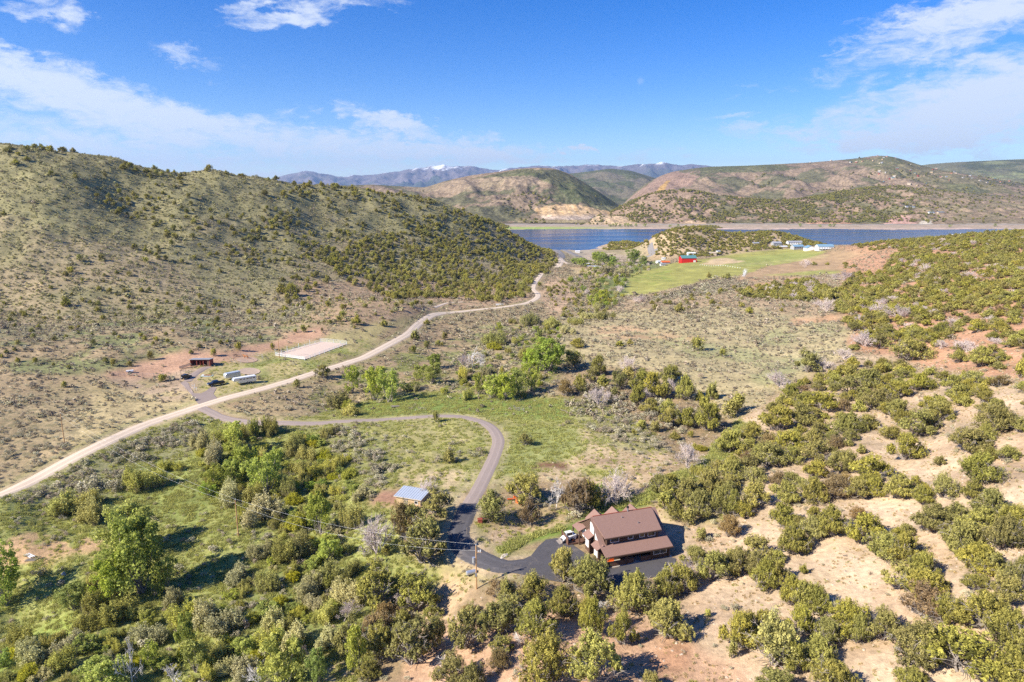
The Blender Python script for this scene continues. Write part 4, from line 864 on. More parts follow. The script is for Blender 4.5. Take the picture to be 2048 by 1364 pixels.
T('juniper', (1087,1372,110,100),(1190,1376,110,104),(1184,1274,58,75),(1172,1240,45,45),(1245,1292,52,66),(1337,1278,92,76),(1270,1228,95,82),(1330,1200,55,62),(1072,1280,92,80),(1125,1236,62,60),
  (1128,1166,68,66),(1182,1192,95,78),(1366,1188,58,55),(1430,1162,68,60),(1475,1150,58,52),(1512,1150,50,48),(1480,1298,74,70),(1303,1380,45,35),(1390,1392,40,30),(935,1300,85,84),
  (905,1372,75,60),(945,1385,60,55),(1050,1010,76,64),(1180,1020,50,58),
  (1285,785,48,45),(1306,795,45,50),(1335,770,36,34),(1346,762,34,32),(1372,800,46,50),(1400,803,20,22),(1275,808,38,36),(1302,830,44,34),(1336,835,46,35),(1340,853,40,38),(1376,853,42,38),(1412,820,30,30),(1425,800,28,36),(1206,775,26,26),(1258,760,30,30),
  (1338,1000,42,40),(1375,1005,60,48),(1400,1035,60,55),(1440,1030,55,58),(1352,1040,40,40),(1420,985,60,45),(1465,960,55,42),(1500,950,60,40),
  (1468,1029,46,50),(1486,1036,43,34),(1512,1015,60,52),(1568,1056,58,50),(1632,1008,62,52),(1717,998,50,42),(1750,993,46,40),(1805,996,70,48),(1848,1008,46,35),(1890,996,50,50),(1950,1000,50,40),(1870,1065,78,58),(1920,1050,60,45),(1985,1040,75,60),(2030,1060,60,55),
  (1590,1110,70,60),(1630,1078,58,45),(1664,1073,62,60),(1735,1086,76,60),(1777,1122,80,58),(1812,1126,80,62),(1806,1178,75,52),(1850,1162,60,56),(1468,1148,52,50),(1515,1125,68,55),(1530,1180,66,62),(1557,1172,45,48),(1585,1212,52,58),(1612,1224,60,60),(1634,1228,60,56),(1608,1148,18,20),
  (1930,1110,90,65),(1962,1145,85,60),(2012,1100,80,70),(1990,1150,60,45),(2018,1210,75,60),(1900,1250,70,60),(1975,1262,110,75),(2045,1170,60,60),(1482,1292,40,40),(1602,1272,55,60),(1655,1292,60,55),(1702,1272,90,70),(1720,1288,50,58),(1773,1282,65,62),(1840,1332,120,92),(1932,1352,145,95),(2022,1305,100,85),(2036,1385,110,80),(1672,1392,90,70),(1558,1392,85,50),(1530,1270,60,50),(1496,1275,50,50),
  (1829,720,82,36),(1921,725,36,26),(1968,732,60,40),(1999,739,30,16),(2043,756,24,42),(1815,920,66,56),(1943,904,84,52),(1965,965,92,64),(2002,862,98,48),(1884,842,60,42),(1843,872,80,54),(1923,797,55,30),(1845,780,60,36),(1723,908,20,20),(1539,933,74,50),(1622,897,45,40),(1700,868,75,46),(1650,822,70,42),(1605,852,60,45),(1560,862,60,50),(1580,905,70,46),(1640,925,70,46),(1690,945,70,50),(1745,960,75,52),(1510,890,60,46),(1460,905,60,46),(1760,820,75,45),(1800,838,60,40),(1700,790,70,38),(1740,775,60,40),(1800,795,60,34),
  (713,650,20,20),(768,653,16,14),(854,650,14,12),(830,681,20,22),(1155,696,32,20),(1359,625,26,20),(1499,628,16,16),(1240,693,18,12),(1260,690,14,12),(582,592,34,26),(562,588,20,22),
  (1880,930,30,20),(1418,556,10,12),(1455,560,20,14),(1390,900,20,14))
T('juniper_up', (1550,1335,110,108),(1590,1350,45,60),(1012,1216,45,62),(1066,1206,70,64),(1420,862,58,56),(1460,838,30,38),(1476,826,28,40),(1283,858,21,18),(1311,864,21,22),(1268,870,10,12),(1382,875,12,14),(1395,702,26,28),(1446,714,15,17),(872,845,13,22),(1051,891,31,27),(772,1114,16,24),(1403,1083,24,26),(1378,1052,26,34),(1330,1020,30,36),(1416,1235,14,16),(1276,1286,9,20),(1465,1318,20,34),
  (301,720,13,18),(427,712,13,15),(477,701,14,17),(259,733,10,11),(226,733,12,16),(324,764,19,16),(607,665,14,15),(591,665,8,8),(853,697,14,16),(826,707,15,16),(889,680,13,16),(876,692,11,12),(884,693,8,9),(128,776,10,14),(70,727,11,12),(312,682,12,9),(335,686,9,9),(545,700,9,14),(455,655,9,8),(205,640,11,10),(1310,620,12,12),(705,900,1,1),(1345,1160,30,34))
T('juniper_dark', (755,1215,90,86),(832,1222,82,76),(760,1322,74,78),(822,1332,88,92),(872,1300,60,70),(1002,1272,70,76),(845,1130,100,95),(834,1072,66,66),(875,1036,62,60),(982,1044,74,64),(700,1312,62,72),(1240,780,42,42),(1160,789,36,42),(645,757,32,30),(594,776,18,18),(1147,737,44,42),(898,927,23,30),(1197,752,34,44),(1185,768,38,36),(1762,698,38,30),(1620,745,52,46),(1230,800,26,26),(1330,800,30,35))
T('juniper_brown', (810,1076,70,74),(1057,1053,46,54),(1155,1027,70,74),(1130,792,36,34),(1460,1075,50,46),(1675,998,78,52),(1860,1240,98,72),(1350,880,24,18),(1340,1010,26,34),(1660,600,30,24),(1500,930,40,32),(938,1240,50,30),(1000,1195,60,30))
T('cottonwood', (275,1192,112,150),(325,1190,55,80),(228,1205,60,90),(255,1105,105,95),(530,992,66,85),(488,962,55,70),(465,968,46,50),(780,806,46,66),(748,802,48,64),(838,760,26,30),(865,767,38,40),(985,797,38,44),(1010,800,40,54),(1037,790,40,50),(1060,782,38,48),(200,1376,90,60),(565,1374,80,92),(638,1072,46,80),(958,790,30,42),(660,1125,40,45),(1232,575,14,24),(1190,618,26,26),(1205,600,22,20))
T('poplar', (705,786,30,50),(712,1350,42,84),(374,1322,36,95),(388,1348,45,60),(407,1348,22,42),(470,908,40,60),(310,1192,30,48),(305,1342,40,52),(998,668,15,22),(436,986,42,54),(762,775,22,40))
T('deep', (5,1215,70,110),(1095,747,68,66),(1062,745,40,44),(635,1372,40,64),(1195,527,26,22),(1212,529,30,22),(1226,530,20,16),(1165,533,24,16),(1267,527,26,26),(1286,531,16,18),(870,737,30,28),(145,1225,60,50),(1205,1010,30,40),(1150,528,18,12))
T('willow', (445,882,45,36),(480,884,45,38),(518,872,45,40),(540,866,40,34),(588,906,48,46),(620,925,40,34),(652,948,45,36),(600,950,40,36),(680,940,40,30),(648,877,30,26),(666,871,28,22),(575,992,42,50),(500,1010,50,46),(110,1036,72,46),(182,1042,72,55),(150,1025,70,40),(265,988,60,50),(292,976,58,42),(340,945,42,22),(590,1064,46,44),(560,1122,60,52),(600,1120,60,60),(642,1176,58,46),(690,1160,50,40),(252,1242,70,52),(185,1182,50,40),(208,1226,60,50),(665,817,50,36),(702,832,46,26),(985,692,60,22),(1060,650,52,24),(1105,657,46,24),(1025,648,15,12),(925,762,28,30),(940,800,26,24),(1085,700,40,28),(1050,722,40,34),(350,1255,60,50),(1215,640,34,16),(1150,650,30,14),(700,1060,44,60),(540,1180,60,44),(165,1270,60,45),(1500,866,30,26),(660,1240,50,44),(440,1320,50,44),(30,1290,60,46),(115,1345,70,48),(525,1300,60,46),(1400,955,36,30))
T('tan', (347,1212,42,42),(410,1252,56,60),(446,1272,60,50),(515,1046,75,60),(455,1010,50,50),(425,930,46,50),(400,900,40,46),(545,1270,55,50),(585,1300,60,50),(520,1120,40,40),(620,1200,60,50),(690,1210,60,50),(60,1330,70,50),(130,1310,60,44),(480,1360,60,44),(470,1165,50,36),(1240,1376,1,1),(720,1000,40,30),(975,752,30,24),(1180,640,30,18),(1240,553,34,18),(1215,548,28,18),(1135,668,35,18),(650,1300,50,46),(300,1290,60,46))
T('yellow', (598,1060,44,40),(985,700,30,14),(640,955,40,30),(1600,1010,1,1),(1405,903,22,14),(695,955,34,22),(690,820,30,22))
T('dead', (752,1117,72,78),(1225,1008,74,76),(1375,938,52,50),(852,992,40,36),(1197,812,36,38),(1256,745,30,32),(1340,792,24,34),(1290,800,22,26),(1318,795,22,26),(1731,694,44,40),(1655,625,26,28),(1760,628,26,30),(1800,635,40,26),(1370,1165,46,46),(1690,560,34,18),(1612,535,22,16),(1850,545,20,18),(1560,775,40,36),(1690,720,30,24),(1220,800,24,20),(1280,605,22,16),(1650,740,36,26),(1320,965,24,24),(1175,1005,24,20),(600,1330,30,36),(800,1215,40,40),(930,735,24,28),(700,1240,40,36),(1100,1000,1,1),(1340,1010,24,30),(260,700,1,1),(1765,610,20,16),(1640,612,22,14))
T('white', (1113,1020,40,66),(262,1374,44,86),(345,1376,60,48),(945,737,34,40),(960,738,26,40),(890,1340,50,36),(515,1376,40,46),(1040,1290,30,24),(1210,1220,30,20),(1595,1070,28,22))
def occupied():
    return np.array([(t['x'], t['y'], t['w']) for t in TREES])
def fill(kinds, poly, dens, wr, asp, seed, patch=None, holes=(), gap=.8, soft=1, road=3.5, nmax=11000):
    rng = np.random.default_rng(seed); m = mask(poly, soft, .006)
    for h in holes: m = m*(1-np.clip(mask(h, 3, .004)*3, 0, 1))
    if patch: s, lo, hi = patch; m = m*sstep(fbm(GX+s*3, GY+s, s, 4), lo, hi)
    m = m*(rd > road)*(padm < .3)*(GZ > LAKE+1)
    x, y, z, r2 = sample_cover(m*dens, nmax, seed)
    occ = occupied(); cellsz = 12.0; gridd = {}
    for q in occ: gridd.setdefault((int(q[0]//cellsz), int(q[1]//cellsz)), []).append(tuple(q))
    for i in range(len(x)):
        wv = rng.uniform(*wr)*(.7+.3*rng.random()); ok = True; cx, cy_ = int(x[i]//cellsz), int(y[i]//cellsz)
        for a in (-1, 0, 1):
            for b in (-1, 0, 1):
                for q in gridd.get((cx+a, cy_+b), ()):
                    if (q[0]-x[i])**2+(q[1]-y[i])**2 < (gap*(q[2]+wv)/2)**2: ok = False; break
                if not ok: break
            if not ok: break
        if not ok: continue
        k = kinds[int(rng.choice(len(kinds)))]; add_tree(k, float(x[i]), float(y[i]), wv, wv*rng.uniform(*asp)*1.0); gridd.setdefault((cx, cy_), []).append((x[i], y[i], wv))
J5 = ['juniper']*7+['juniper_up', 'juniper_brown']
CLEAR = [[(1345,1040),(1440,1040),(1500,1022),(1565,1058),(1572,1078),(1480,1112),(1400,1104),(1350,1080)],
 [(1600,1018),(1660,1000),(1780,990),(1845,1012),(1880,1070),(1905,1130),(1908,1165),(1870,1120),(1800,1066),(1720,1030),(1650,1020)],
 [(1580,1105),(1640,1085),(1700,1080),(1730,1112),(1760,1150),(1800,1192),(1760,1218),(1660,1195),(1600,1135)],
 [(1410,1175),(1480,1152),(1520,1185),(1550,1195),(1560,1230),(1520,1250),(1460,1225),(1400,1210)],
 [(1620,1296),(1700,1280),(1780,1284),(1800,1345),(1720,1380),(1650,1345)],[(1380,1290),(1450,1280),(1500,1310),(1500,1400),(1380,1400)],
 [(1200,1300),(1300,1290),(1380,1300),(1380,1400),(1250,1400)],
 [(1715,898),(1790,882),(1870,892),(1892,912),(1920,965),(1900,985),(1800,955),(1720,928)],[(1845,775),(1892,780),(1905,798),(1850,802)],[(1878,832),(1940,836),(1995,858),(1900,884)],[(1978,872),(2048,885),(2048,925),(1990,905)],
 [(1500,722),(1790,706),(1860,712),(1960,728),(2060,735),(2060,772),(1920,752),(1830,738),(1700,730),(1560,780)],
 [(1500,950),(1545,925),(1560,935),(1530,965)],[(1930,660),(1960,665),(1965,700),(1925,690)],[(1820,905),(1830,890),(1840,900)]]
fill(J5, [(1345,955),(1400,960),(1480,865),(1560,795),(1650,715),(1720,690),(1800,712),(2048,745),(2500,780),(3000,1400),(1600,1400),(1560,1250),(1450,1200),(1350,1110),(1360,1060),(1320,1000)], .05, (3.4, 7.0), (.62, .88), 201, holes=CLEAR, gap=.64)
fill(J5+['juniper']*8+['dead'], [(1690,528),(1740,500),(1850,487),(2048,470),(2700,480),(2700,760),(2048,735),(1860,708),(1760,696),(1700,660),(1660,600),(1700,560)], .05, (4.5, 8.5), (.5, .75), 202, patch=(34, -.75, -.2), gap=.58, holes=[CLEAR[11], CLEAR[13], [(1690,515),(1760,500),(1790,500),(1760,548),(1700,550)]])
fill(['juniper']*5+['juniper_dark'], [(1700,488),(1850,478),(2048,462),(2500,455),(2500,490),(2048,484),(1760,500)], .04, (5, 8), (.5, .75), 203, gap=.6)
fill(['juniper']*6+['juniper_brown','dead'], [(1480,585),(1540,570),(1620,560),(1660,580),(1670,600),(1600,603),(1490,596)], .05, (4.5, 8), (.6, .8), 204, gap=.6)
fill(['juniper'], [(1580,530),(1700,520),(1740,545),(1660,555)], .0005, (4, 7), (.6, .8), 205)
fill(['juniper']*5+['juniper_dark']*2, KNOLL, .05, (4, 7.5), (.6, .85), 206, patch=(40, -.95, -.35), gap=.54)
fill(['juniper']*3+['juniper_dark'], [(1240,484),(1290,476),(1310,490),(1300,500),(1250,496)], .015, (4, 6), (.6, .85), 207)
SPJ = ['juniper']*3+['juniper_up']*4+['juniper_dark']*2
fill(SPJ, [(640,520),(760,470),(900,420),(1000,450),(1110,512),(1090,540),(1060,590),(1000,606),(880,598),(780,600),(690,560)], .036, (3.6, 6.4), (.8, 1.15), 208, patch=(50, -.9, -.1), gap=.72)
fill(SPJ, [(600,370),(700,370),(800,385),(900,415),(1000,450),(760,480),(640,530),(520,540),(480,470),(560,400)], .028, (3.4, 6), (.8, 1.15), 209, patch=(45, -.25, .25), gap=.8)
fill(SPJ, [(0,285),(230,315),(430,344),(560,358),(800,385),(760,400),(560,400),(430,370),(230,345),(0,330)], .012, (4.5, 8.5), (.75, 1.0), 210, patch=(60, -.5, .2), gap=.9)
fill(SPJ, [(0,300),(300,330),(560,370),(520,560),(640,640),(300,640),(0,660),(0,480)], .0045, (3, 5.5), (.8, 1.2), 211, patch=(70, -.3, .4), gap=1.2)
fill(SPJ, [(180,400),(330,390),(470,460),(560,520),(680,560),(600,590),(480,540),(330,480)], .02, (3.4, 5.6), (.8, 1.15), 219, patch=(40, -.15, .2), gap=1)
fill(['juniper', 'juniper_up', 'juniper_dark'], [(-200,560),(600,560),(760,600),(860,606),(740,660),(560,690),(300,730),(0,760),(-300,800)], .0045, (1.6, 3.2), (.8, 1.2), 212, gap=1.5)
fill(['juniper_up'], [(560,600),(760,600),(880,608),(800,640),(640,650)], .004, (3, 5), (.8, 1.1), 213, gap=1.5)
fill(['juniper', 'juniper_dark', 'juniper_up', 'willow'], [(1080,575),(1140,560),(1240,590),(1200,640),(1120,640)], .012, (3, 5), (.7, 1.0), 214, gap=.8)
fill(['juniper', 'juniper_dark'], [(1300,590),(1480,570),(1680,600),(1640,630),(1300,620)], .004, (2.5, 5), (.7, 1.0), 215, gap=1)
fill(['willow']*6+['tan']+['cottonwood']*3+['yellow']*3+['deep'], [(400,900),(560,860),(640,880),(720,960),(690,1040),(700,1200),(620,1300),(440,1364),(0,1400),(0,1300),(200,1240),(430,1250),(480,1150),(500,1050),(400,990)], .14, (2.4, 5.2), (.5, .85), 216, patch=(9, -.7, -.2), gap=.46)
fill(['willow', 'tan', 'cottonwood', 'cottonwood', 'deep', 'yellow'], [(880,760),(1060,640),(1130,650),(1110,760),(1060,800),(980,800),(860,790),(700,800)], .035, (2.5, 5), (.6, 1.1), 217, patch=(12, -.25, .1), gap=.65)
fill(['willow', 'tan', 'dead', 'cottonwood', 'deep'], [(1140,560),(1180,520),(1300,520),(1290,545),(1240,570),(1240,610),(1180,625)], .012, (4, 7), (.6, 1.1), 218, gap=.75)
fill(['juniper_dark']*3+['juniper']*2+['juniper_brown', 'dead'], [(660,1240),(880,1240),(1040,1215),(1090,1300),(1010,1400),(700,1400)], .04, (3.6, 6), (.75, .95), 220, gap=.72)
print('trees', len(TREES))

# ------------------------------------------------------------------ landmarks used to tell plants apart in words
LM = [('brown house', 1250,1090),('skid steer loader', 1137,1078),('power pole with the transformer', 953,1178),('metal-roofed tan shed', 818,1000),('red box beside the drive', 960,1044),('orange tractor attachments', 1033,1003),
 ('tall pole in the creek thicket', 477,1072),('pole across the gravel road', 129,885),('open-fronted horse shelter', 405,730),('black pickup', 432,770),('dark jeep', 374,752),('silver horse trailer', 486,765),('riding arena gate end', 612,720),('far end of the riding arena', 670,686),
 ('round pen with the horse', 494,718),('driveway junction', 410,822),('bend of the driveway loop', 995,876),('dark mulch patch', 1105,931),('weathered meadow log', 791,814),('short fence posts', 1032,822),('white road barrier', 999,616),('hairpin of the gravel road', 1076,594),
 ('red barn', 1375,525),('orange-roofed farm sheds', 1328,528),('blue-roofed farmhouse', 1650,500),('irrigation jet', 1490,560),('green corner of the hayfield', 1260,588),('lower bank of the gully', 1040,1200),('ditch mouth at the drive', 1020,1112),('upper end of the green ditch', 1480,850),
 ('sandy clearing beside the house', 1450,1070),('curved sandy clearing', 1840,1060),('middle sandy clearing', 1680,1140),('lower sandy clearing', 1720,1310),('bare red mound', 1340,1330),('upper sandy clearing', 1810,910),('highest pale sand gap', 1935,845),('red dirt strip across the slope', 1880,725),('red soil hollow', 1945,680),
 ('sage flat edge', 1560,770),('bare dirt fan by the meadow', 1280,940),('orange soil patch', 120,1100),('creek bend', 60,1250),('lake point', 1215,498),('knoll crest by the lake', 1375,456),('shoulder of the far knoll', 1530,466),('ridge end of the spur', 1095,515),('spur crest', 800,388),('notch on the left skyline', 430,346),
 ('fork to the lake road', 1121,514),('brown ploughed field corner', 1760,540),('vehicle trail', 1700,640),('gravel road at the frame edge', 200,900),('boulder by the asphalt bend', 1008,1112),('tan hay plot', 1170,545)]
LMW = [(n, h[:2]) for n, h in ((n, hit(u, v)) for n, u, v in LM) if h is not None]
ORD = ['', 'second ', 'third ', 'fourth ', 'fifth ', 'sixth ', 'seventh ', 'eighth ', 'ninth ', 'tenth ', 'eleventh ', 'twelfth ']+[f'{k}th ' for k in range(13, 20)]+['20th ', '21st ', '22nd ', '23rd ']+[f'{k}th ' for k in range(24, 31)]+['31st ', '32nd ', '33rd ']+[f'{k}th ' for k in range(34, 41)]
def name_by_landmark(ts, noun, look):
    pts = np.array([(t['x'], t['y']) for t in ts]); D = np.stack([np.hypot(pts[:, 0]-p[0], pts[:, 1]-p[1]) for _, p in LMW], 1)
    rank = np.argsort(np.argsort(D, axis=0), axis=0)
    for i, t in enumerate(ts):
        j = int(np.argmin(rank[i]+D[i]/400)); k = int(rank[i, j])
        t['label'] = f"{look(t)} {noun}, {ORD[min(k, len(ORD)-1)]}nearest {noun.split()[-1]} to the {LMW[j][0]}"
BIG = {'juniper': 'juniper', 'juniper_up': 'juniper', 'juniper_dark': 'juniper', 'juniper_brown': 'juniper', 'cottonwood': 'cottonwood', 'poplar': 'cottonwood', 'deep': 'cottonwood', 'willow': 'willow', 'tan': 'willow', 'yellow': 'willow', 'dead': 'dead', 'white': 'dead'}
for t in TREES: t['fam'] = BIG[t['kind']]
def vis(t): return -40 < t['u'] < 2090 and t['v'] < 1480
KINDINFO = {'juniper': ('juniper_tree', 'juniper', 'juniper', 'junipers of the woodland and slopes', 300), 'cottonwood': ('cottonwood_tree', 'tree', 'leafy tree', 'bright leafy trees along the creek', 200),
 'willow': ('willow_shrub', 'shrub', 'willow shrub', 'willow shrubs of the creek thicket', 260), 'dead': ('bare_tree', 'bare tree', 'bare tree', 'leafless grey trees', 150)}
LOOK = {'juniper': lambda t: ('broad ' if t['w'] > 6.6 else 'small ' if t['w'] < 3.2 else '')+'rounded olive-green', 'juniper_up': lambda t: ('small ' if t['w'] < 3.2 else '')+'upright green', 'juniper_dark': lambda t: 'dark green', 'juniper_brown': lambda t: 'browned olive',
 'cottonwood': lambda t: ('tall ' if t['h'] > 7 else '')+'bright green', 'poplar': lambda t: 'slim bright green', 'deep': lambda t: 'deep green', 'willow': lambda t: 'rounded olive', 'tan': lambda t: 'tan twiggy', 'yellow': lambda t: 'yellow-green', 'dead': lambda t: 'twiggy grey', 'white': lambda t: 'bleached white'}
def place_tree(t, name, info):
    tag_kw = dict(label=t['label'], cat=info[1], group=info[3])
    r = random.Random(int(t['x']*97+t['y']*31)); pr = PROTO[t['kind']]; cr, tk = pr[r.randrange(len(pr))]
    rz = r.uniform(0, 2*PI); s = r.uniform(.92, 1.08)
    root = bpy.data.objects.new(name, None); COL.objects.link(root); root.location = (t['x'], t['y'], t['z']-.05); root.rotation_euler = (0, 0, rz); root.scale = (t['w']*s, t['w']/s, t['h']); root.empty_display_size = .3
    tag(root, **tag_kw)
    for nm, me in (('crown', cr), ('trunk' if t['fam'] in ('juniper', 'cottonwood') else 'stems' if t['fam'] == 'willow' else 'branches', tk)):
        if me is None: continue
        o = bpy.data.objects.new(nm, me); COL.objects.link(o); o.parent = root
    return root
REST = []
for fam, info in KINDINFO.items():
    ts = sorted([t for t in TREES if t['fam'] == fam and vis(t)], key=lambda t: -t['px']); rest = [t for t in TREES if t['fam'] == fam and not vis(t)]
    ind = ts[:info[4]]; REST += ts[info[4]:]+rest
    name_by_landmark(ind, info[2], lambda t: LOOK[t['kind']](t))
    for t in ind: place_tree(t, info[0], info)
    print(fam, len(ts), 'smallest px', ind[-1]['px'] if ind else 0)
# the rest of the woodland: one mass
FARJ = [juniper_proto(300+i, s, lod=1, mat=mt) for i, (s, mt) in enumerate([('round', M_JUN), ('wide', M_JUN), ('cone', M_JUN), ('round', M_JUND), ('cone', M_JUND)])]
WP = FARJ+[leafy_proto(320, M_COT, lobes=9, lod=1), leafy_proto(321, M_COTD, lobes=9, lod=1), PROTO['willow'][0], PROTO['tan'][0], (None, dead_proto(79))]
PICK = {'juniper': (0, 1), 'juniper_up': (2,), 'juniper_dark': (3, 4), 'juniper_brown': (0,), 'cottonwood': (5,), 'poplar': (5,), 'deep': (6,), 'willow': (7,), 'tan': (8,), 'yellow': (7,), 'dead': (9,), 'white': (9,)}
def scatter_trees(name, lst, **kw):
    scatter(name, [(t['x'], t['y'], t['z']-.05) for t in lst], [(t['w'], t['w'], t['h']) for t in lst], [random.uniform(0, 6.28) for _ in lst], [random.choice(PICK[t['kind']]) for t in lst], WP, **kw)
scatter_trees('distant_juniper_woodland', REST, label='mass of smaller junipers over the spur, knoll and far slope')
# junipers on the hills beyond the lake, too small to pick apart
rng = np.random.default_rng(5); fp = []
def hill_trees(name, dens, n, size, seed):
    X, Y, Z, pu, pv = HILLS[name]; r = np.random.default_rng(seed); na, nb = X.shape
    ar = np.abs((X[1:, :-1]-X[:-1, :-1])*(Y[:-1, 1:]-Y[:-1, :-1])); wgt = (ar*dens(X, Y, Z, pu, pv)[:-1, :-1]).ravel(); wgt /= wgt.sum(); k = r.choice(len(wgt), n, p=wgt); ia, ib = np.divmod(k, nb-1); s, t = r.random(n), r.random(n)
    f = lambda G: (G[ia, ib]*(1-s)+G[ia+1, ib]*s)*(1-t)+(G[ia, ib+1]*(1-s)+G[ia+1, ib+1]*s)*t
    x, y, z = f(X), f(Y), f(Z); w = r.uniform(*size, n)
    for i in range(n): fp.append((x[i], y[i], z[i]-.3, w[i], w[i]*r.uniform(.7, 1)))
hill_trees('juniper_hill', lambda X, Y, Z, pu, pv: (.15+sstep(fbm(X, Y, 120, 4), -.35, .15))*sstep(pu, 2000, 1600)*(pv < 446)*(1-sstep(fbm(X+7, Y, 26, 2), .15, .4)*(pu < 1420)*.8)+.04*(pv < 446), 14000, (6, 10), 11)
hill_trees('quarry_hill', lambda X, Y, Z, pu, pv: inpoly(pu, pv, [(1000,400),(1060,385),(1100,396),(1080,415),(1040,440),(1030,448),(1090,446),(1090,436),(1000,430)])*1.0+.02*(pv > 380), 500, (6, 10), 12)
hill_trees('village_hill', lambda X, Y, Z, pu, pv: sstep(fbm(X, Y, 150, 4), .1, .3)*(pu > 1500)*(.1+(pv > 345)), 1500, (8, 14), 13)
hill_trees('quarry_spoil_hill', lambda X, Y, Z, pu, pv: (pu < 1215)*1.0+.02, 90, (5, 8), 14)
fp = np.array(fp); scatter('far_hill_junipers', fp[:, :3], np.stack([fp[:, 3], fp[:, 3], fp[:, 4]], 1), rng.uniform(0, 6.28, len(fp)), rng.choice([0, 1, 3, 3], len(fp)), FARJ, label='specks of juniper on the hills across the lake')
# shoreline bushes across the water
# ------------------------------------------------------------------ sagebrush and grass
x, y, z, r_ = sample_cover(SAGE*(GZ > LAKE+.6)*(.35+1.3*sstep(fbm(GX+44, GY, 7, 3), -.25, .35))*sstep(-GY, -1150, -900)*(1+.5*sstep(GY, 500, 200)), 140000, 31)
sw = np.exp(r_.normal(0, .38, len(x)))*1.08*(.9+.35*sstep(y, 200, 450)); sh = sw*r_.uniform(.48, .72, len(x))
thick = lookup(SAGE, x, y) > .28; sw[thick] *= 1.35; sh[thick] *= 1.5
pu, pv, dd = project(x, y, z); seen = (pu > -20) & (pu < 2068) & (pv < 1400)
order = np.argsort(-(sw/dd)*seen); SB = order[:240]
sage_pts = [dict(x=float(x[i]), y=float(y[i]), z=float(z[i]), w=float(sw[i]), h=float(sh[i])) for i in SB]
name_by_landmark(sage_pts, 'sagebrush', lambda t: 'silver-grey')
ptsS = {}
for t in sage_pts:
    j = int(np.argmin([math.hypot(t['x']-p[0], t['y']-p[1]) for _, p in LMW])); t['label'] = f"silver-grey sagebrush bush growing near the {LMW[j][0]}"; t['grp'] = f"sagebrush near the {LMW[j][0]}"
    o = bpy.data.objects.new('sagebrush', random.choice(P_SAGE)); COL.objects.link(o); o.location = (t['x'], t['y'], t['z']-.03); o.rotation_euler = (0, 0, random.uniform(0, 6)); o.scale = (t['w'], t['w'], t['h']); tag(o, t['label'], 'shrub', t['grp'])
rest = np.setdiff1d(np.arange(len(x)), SB); x, y, z, sw, sh = x[rest], y[rest], z[rest], sw[rest], sh[rest]
near = y < 200; idx = np.where(near, r_.integers(0, 6, len(x)), r_.integers(6, 10, len(x)))
green = (x < -5) & (y > 330) & (z > 2) & (r_.random(len(x)) < .75); idx = np.where(green, r_.integers(10, 14, len(x)), idx)
scatter('sagebrush_cover', np.stack([x, y, z-.03], 1), np.stack([sw, sw, sh], 1), r_.uniform(0, 6.28, len(x)), idx, P_SAGE+P_SAGE_FAR, label='sagebrush covering the flats and slopes')
x, y, z, r_ = sample_cover(GRASS*(.2+1.2*sstep(fbm(GX+4, GY, 3.2, 3), -.3, .4))*sstep(-GY, -330, -250), 95000, 32)
gs = r_.uniform(.35, .8, len(x))*(1+.6*(lookup(GRASS, x, y) > 4)); scatter('meadow_grass', np.stack([x, y, z], 1), np.stack([gs*1.5, gs*1.5, gs*.75], 1), r_.uniform(0, 6.28, len(x)), r_.integers(0, 3, len(x)), [grass_proto(s, M_GRS) for s in (1, 2, 3)], label='tufts of green meadow grass')

x, y, z, r_ = sample_cover((1-np.clip(GRASS, 0, 1))*(GX > -10)*(GY < 230)*(rd > 2.6)*(1-padm > .6)*(.15+sstep(fbm(GX, GY, 5, 4), -.2, .5))*1.4, 42000, 33)
gs = r_.uniform(.18, .5, len(x)); M_DRYG = leaf_mat('dry_grass_blades', (.26, .20, .10), (.55, .44, .24), .2, .3); M_LIT = flat_mat('twig_litter', (.30, .24, .19), .95, var=.3, scale=2); M_PEB = flat_mat('pebble', (.50, .40, .30), .95, var=.3, scale=2)
def peb(seed):
    bm = bmesh.new(); bmesh.ops.create_icosphere(bm, subdivisions=1, radius=.4); rg = np.random.default_rng(seed)
    for q in bm.verts: q.co *= 1+rg.uniform(-.3, .3)
    me = bpy.data.meshes.new('pebble'); bm.to_mesh(me); bm.free(); me.materials.append(M_PEB); return me
scatter('dry_grass_and_stones', np.stack([x, y, z], 1), np.stack([gs*1.6, gs*1.6, gs*.8], 1), r_.uniform(0, 6.28, len(x)), r_.choice(5, len(x), p=[.38, .3, .1, .12, .1]), [grass_proto(11, M_DRYG), grass_proto(12, M_DRYG), grass_proto(13, M_GRS), peb(1), peb(2)], label='dry grass tufts, litter and small stones on the pale soil')
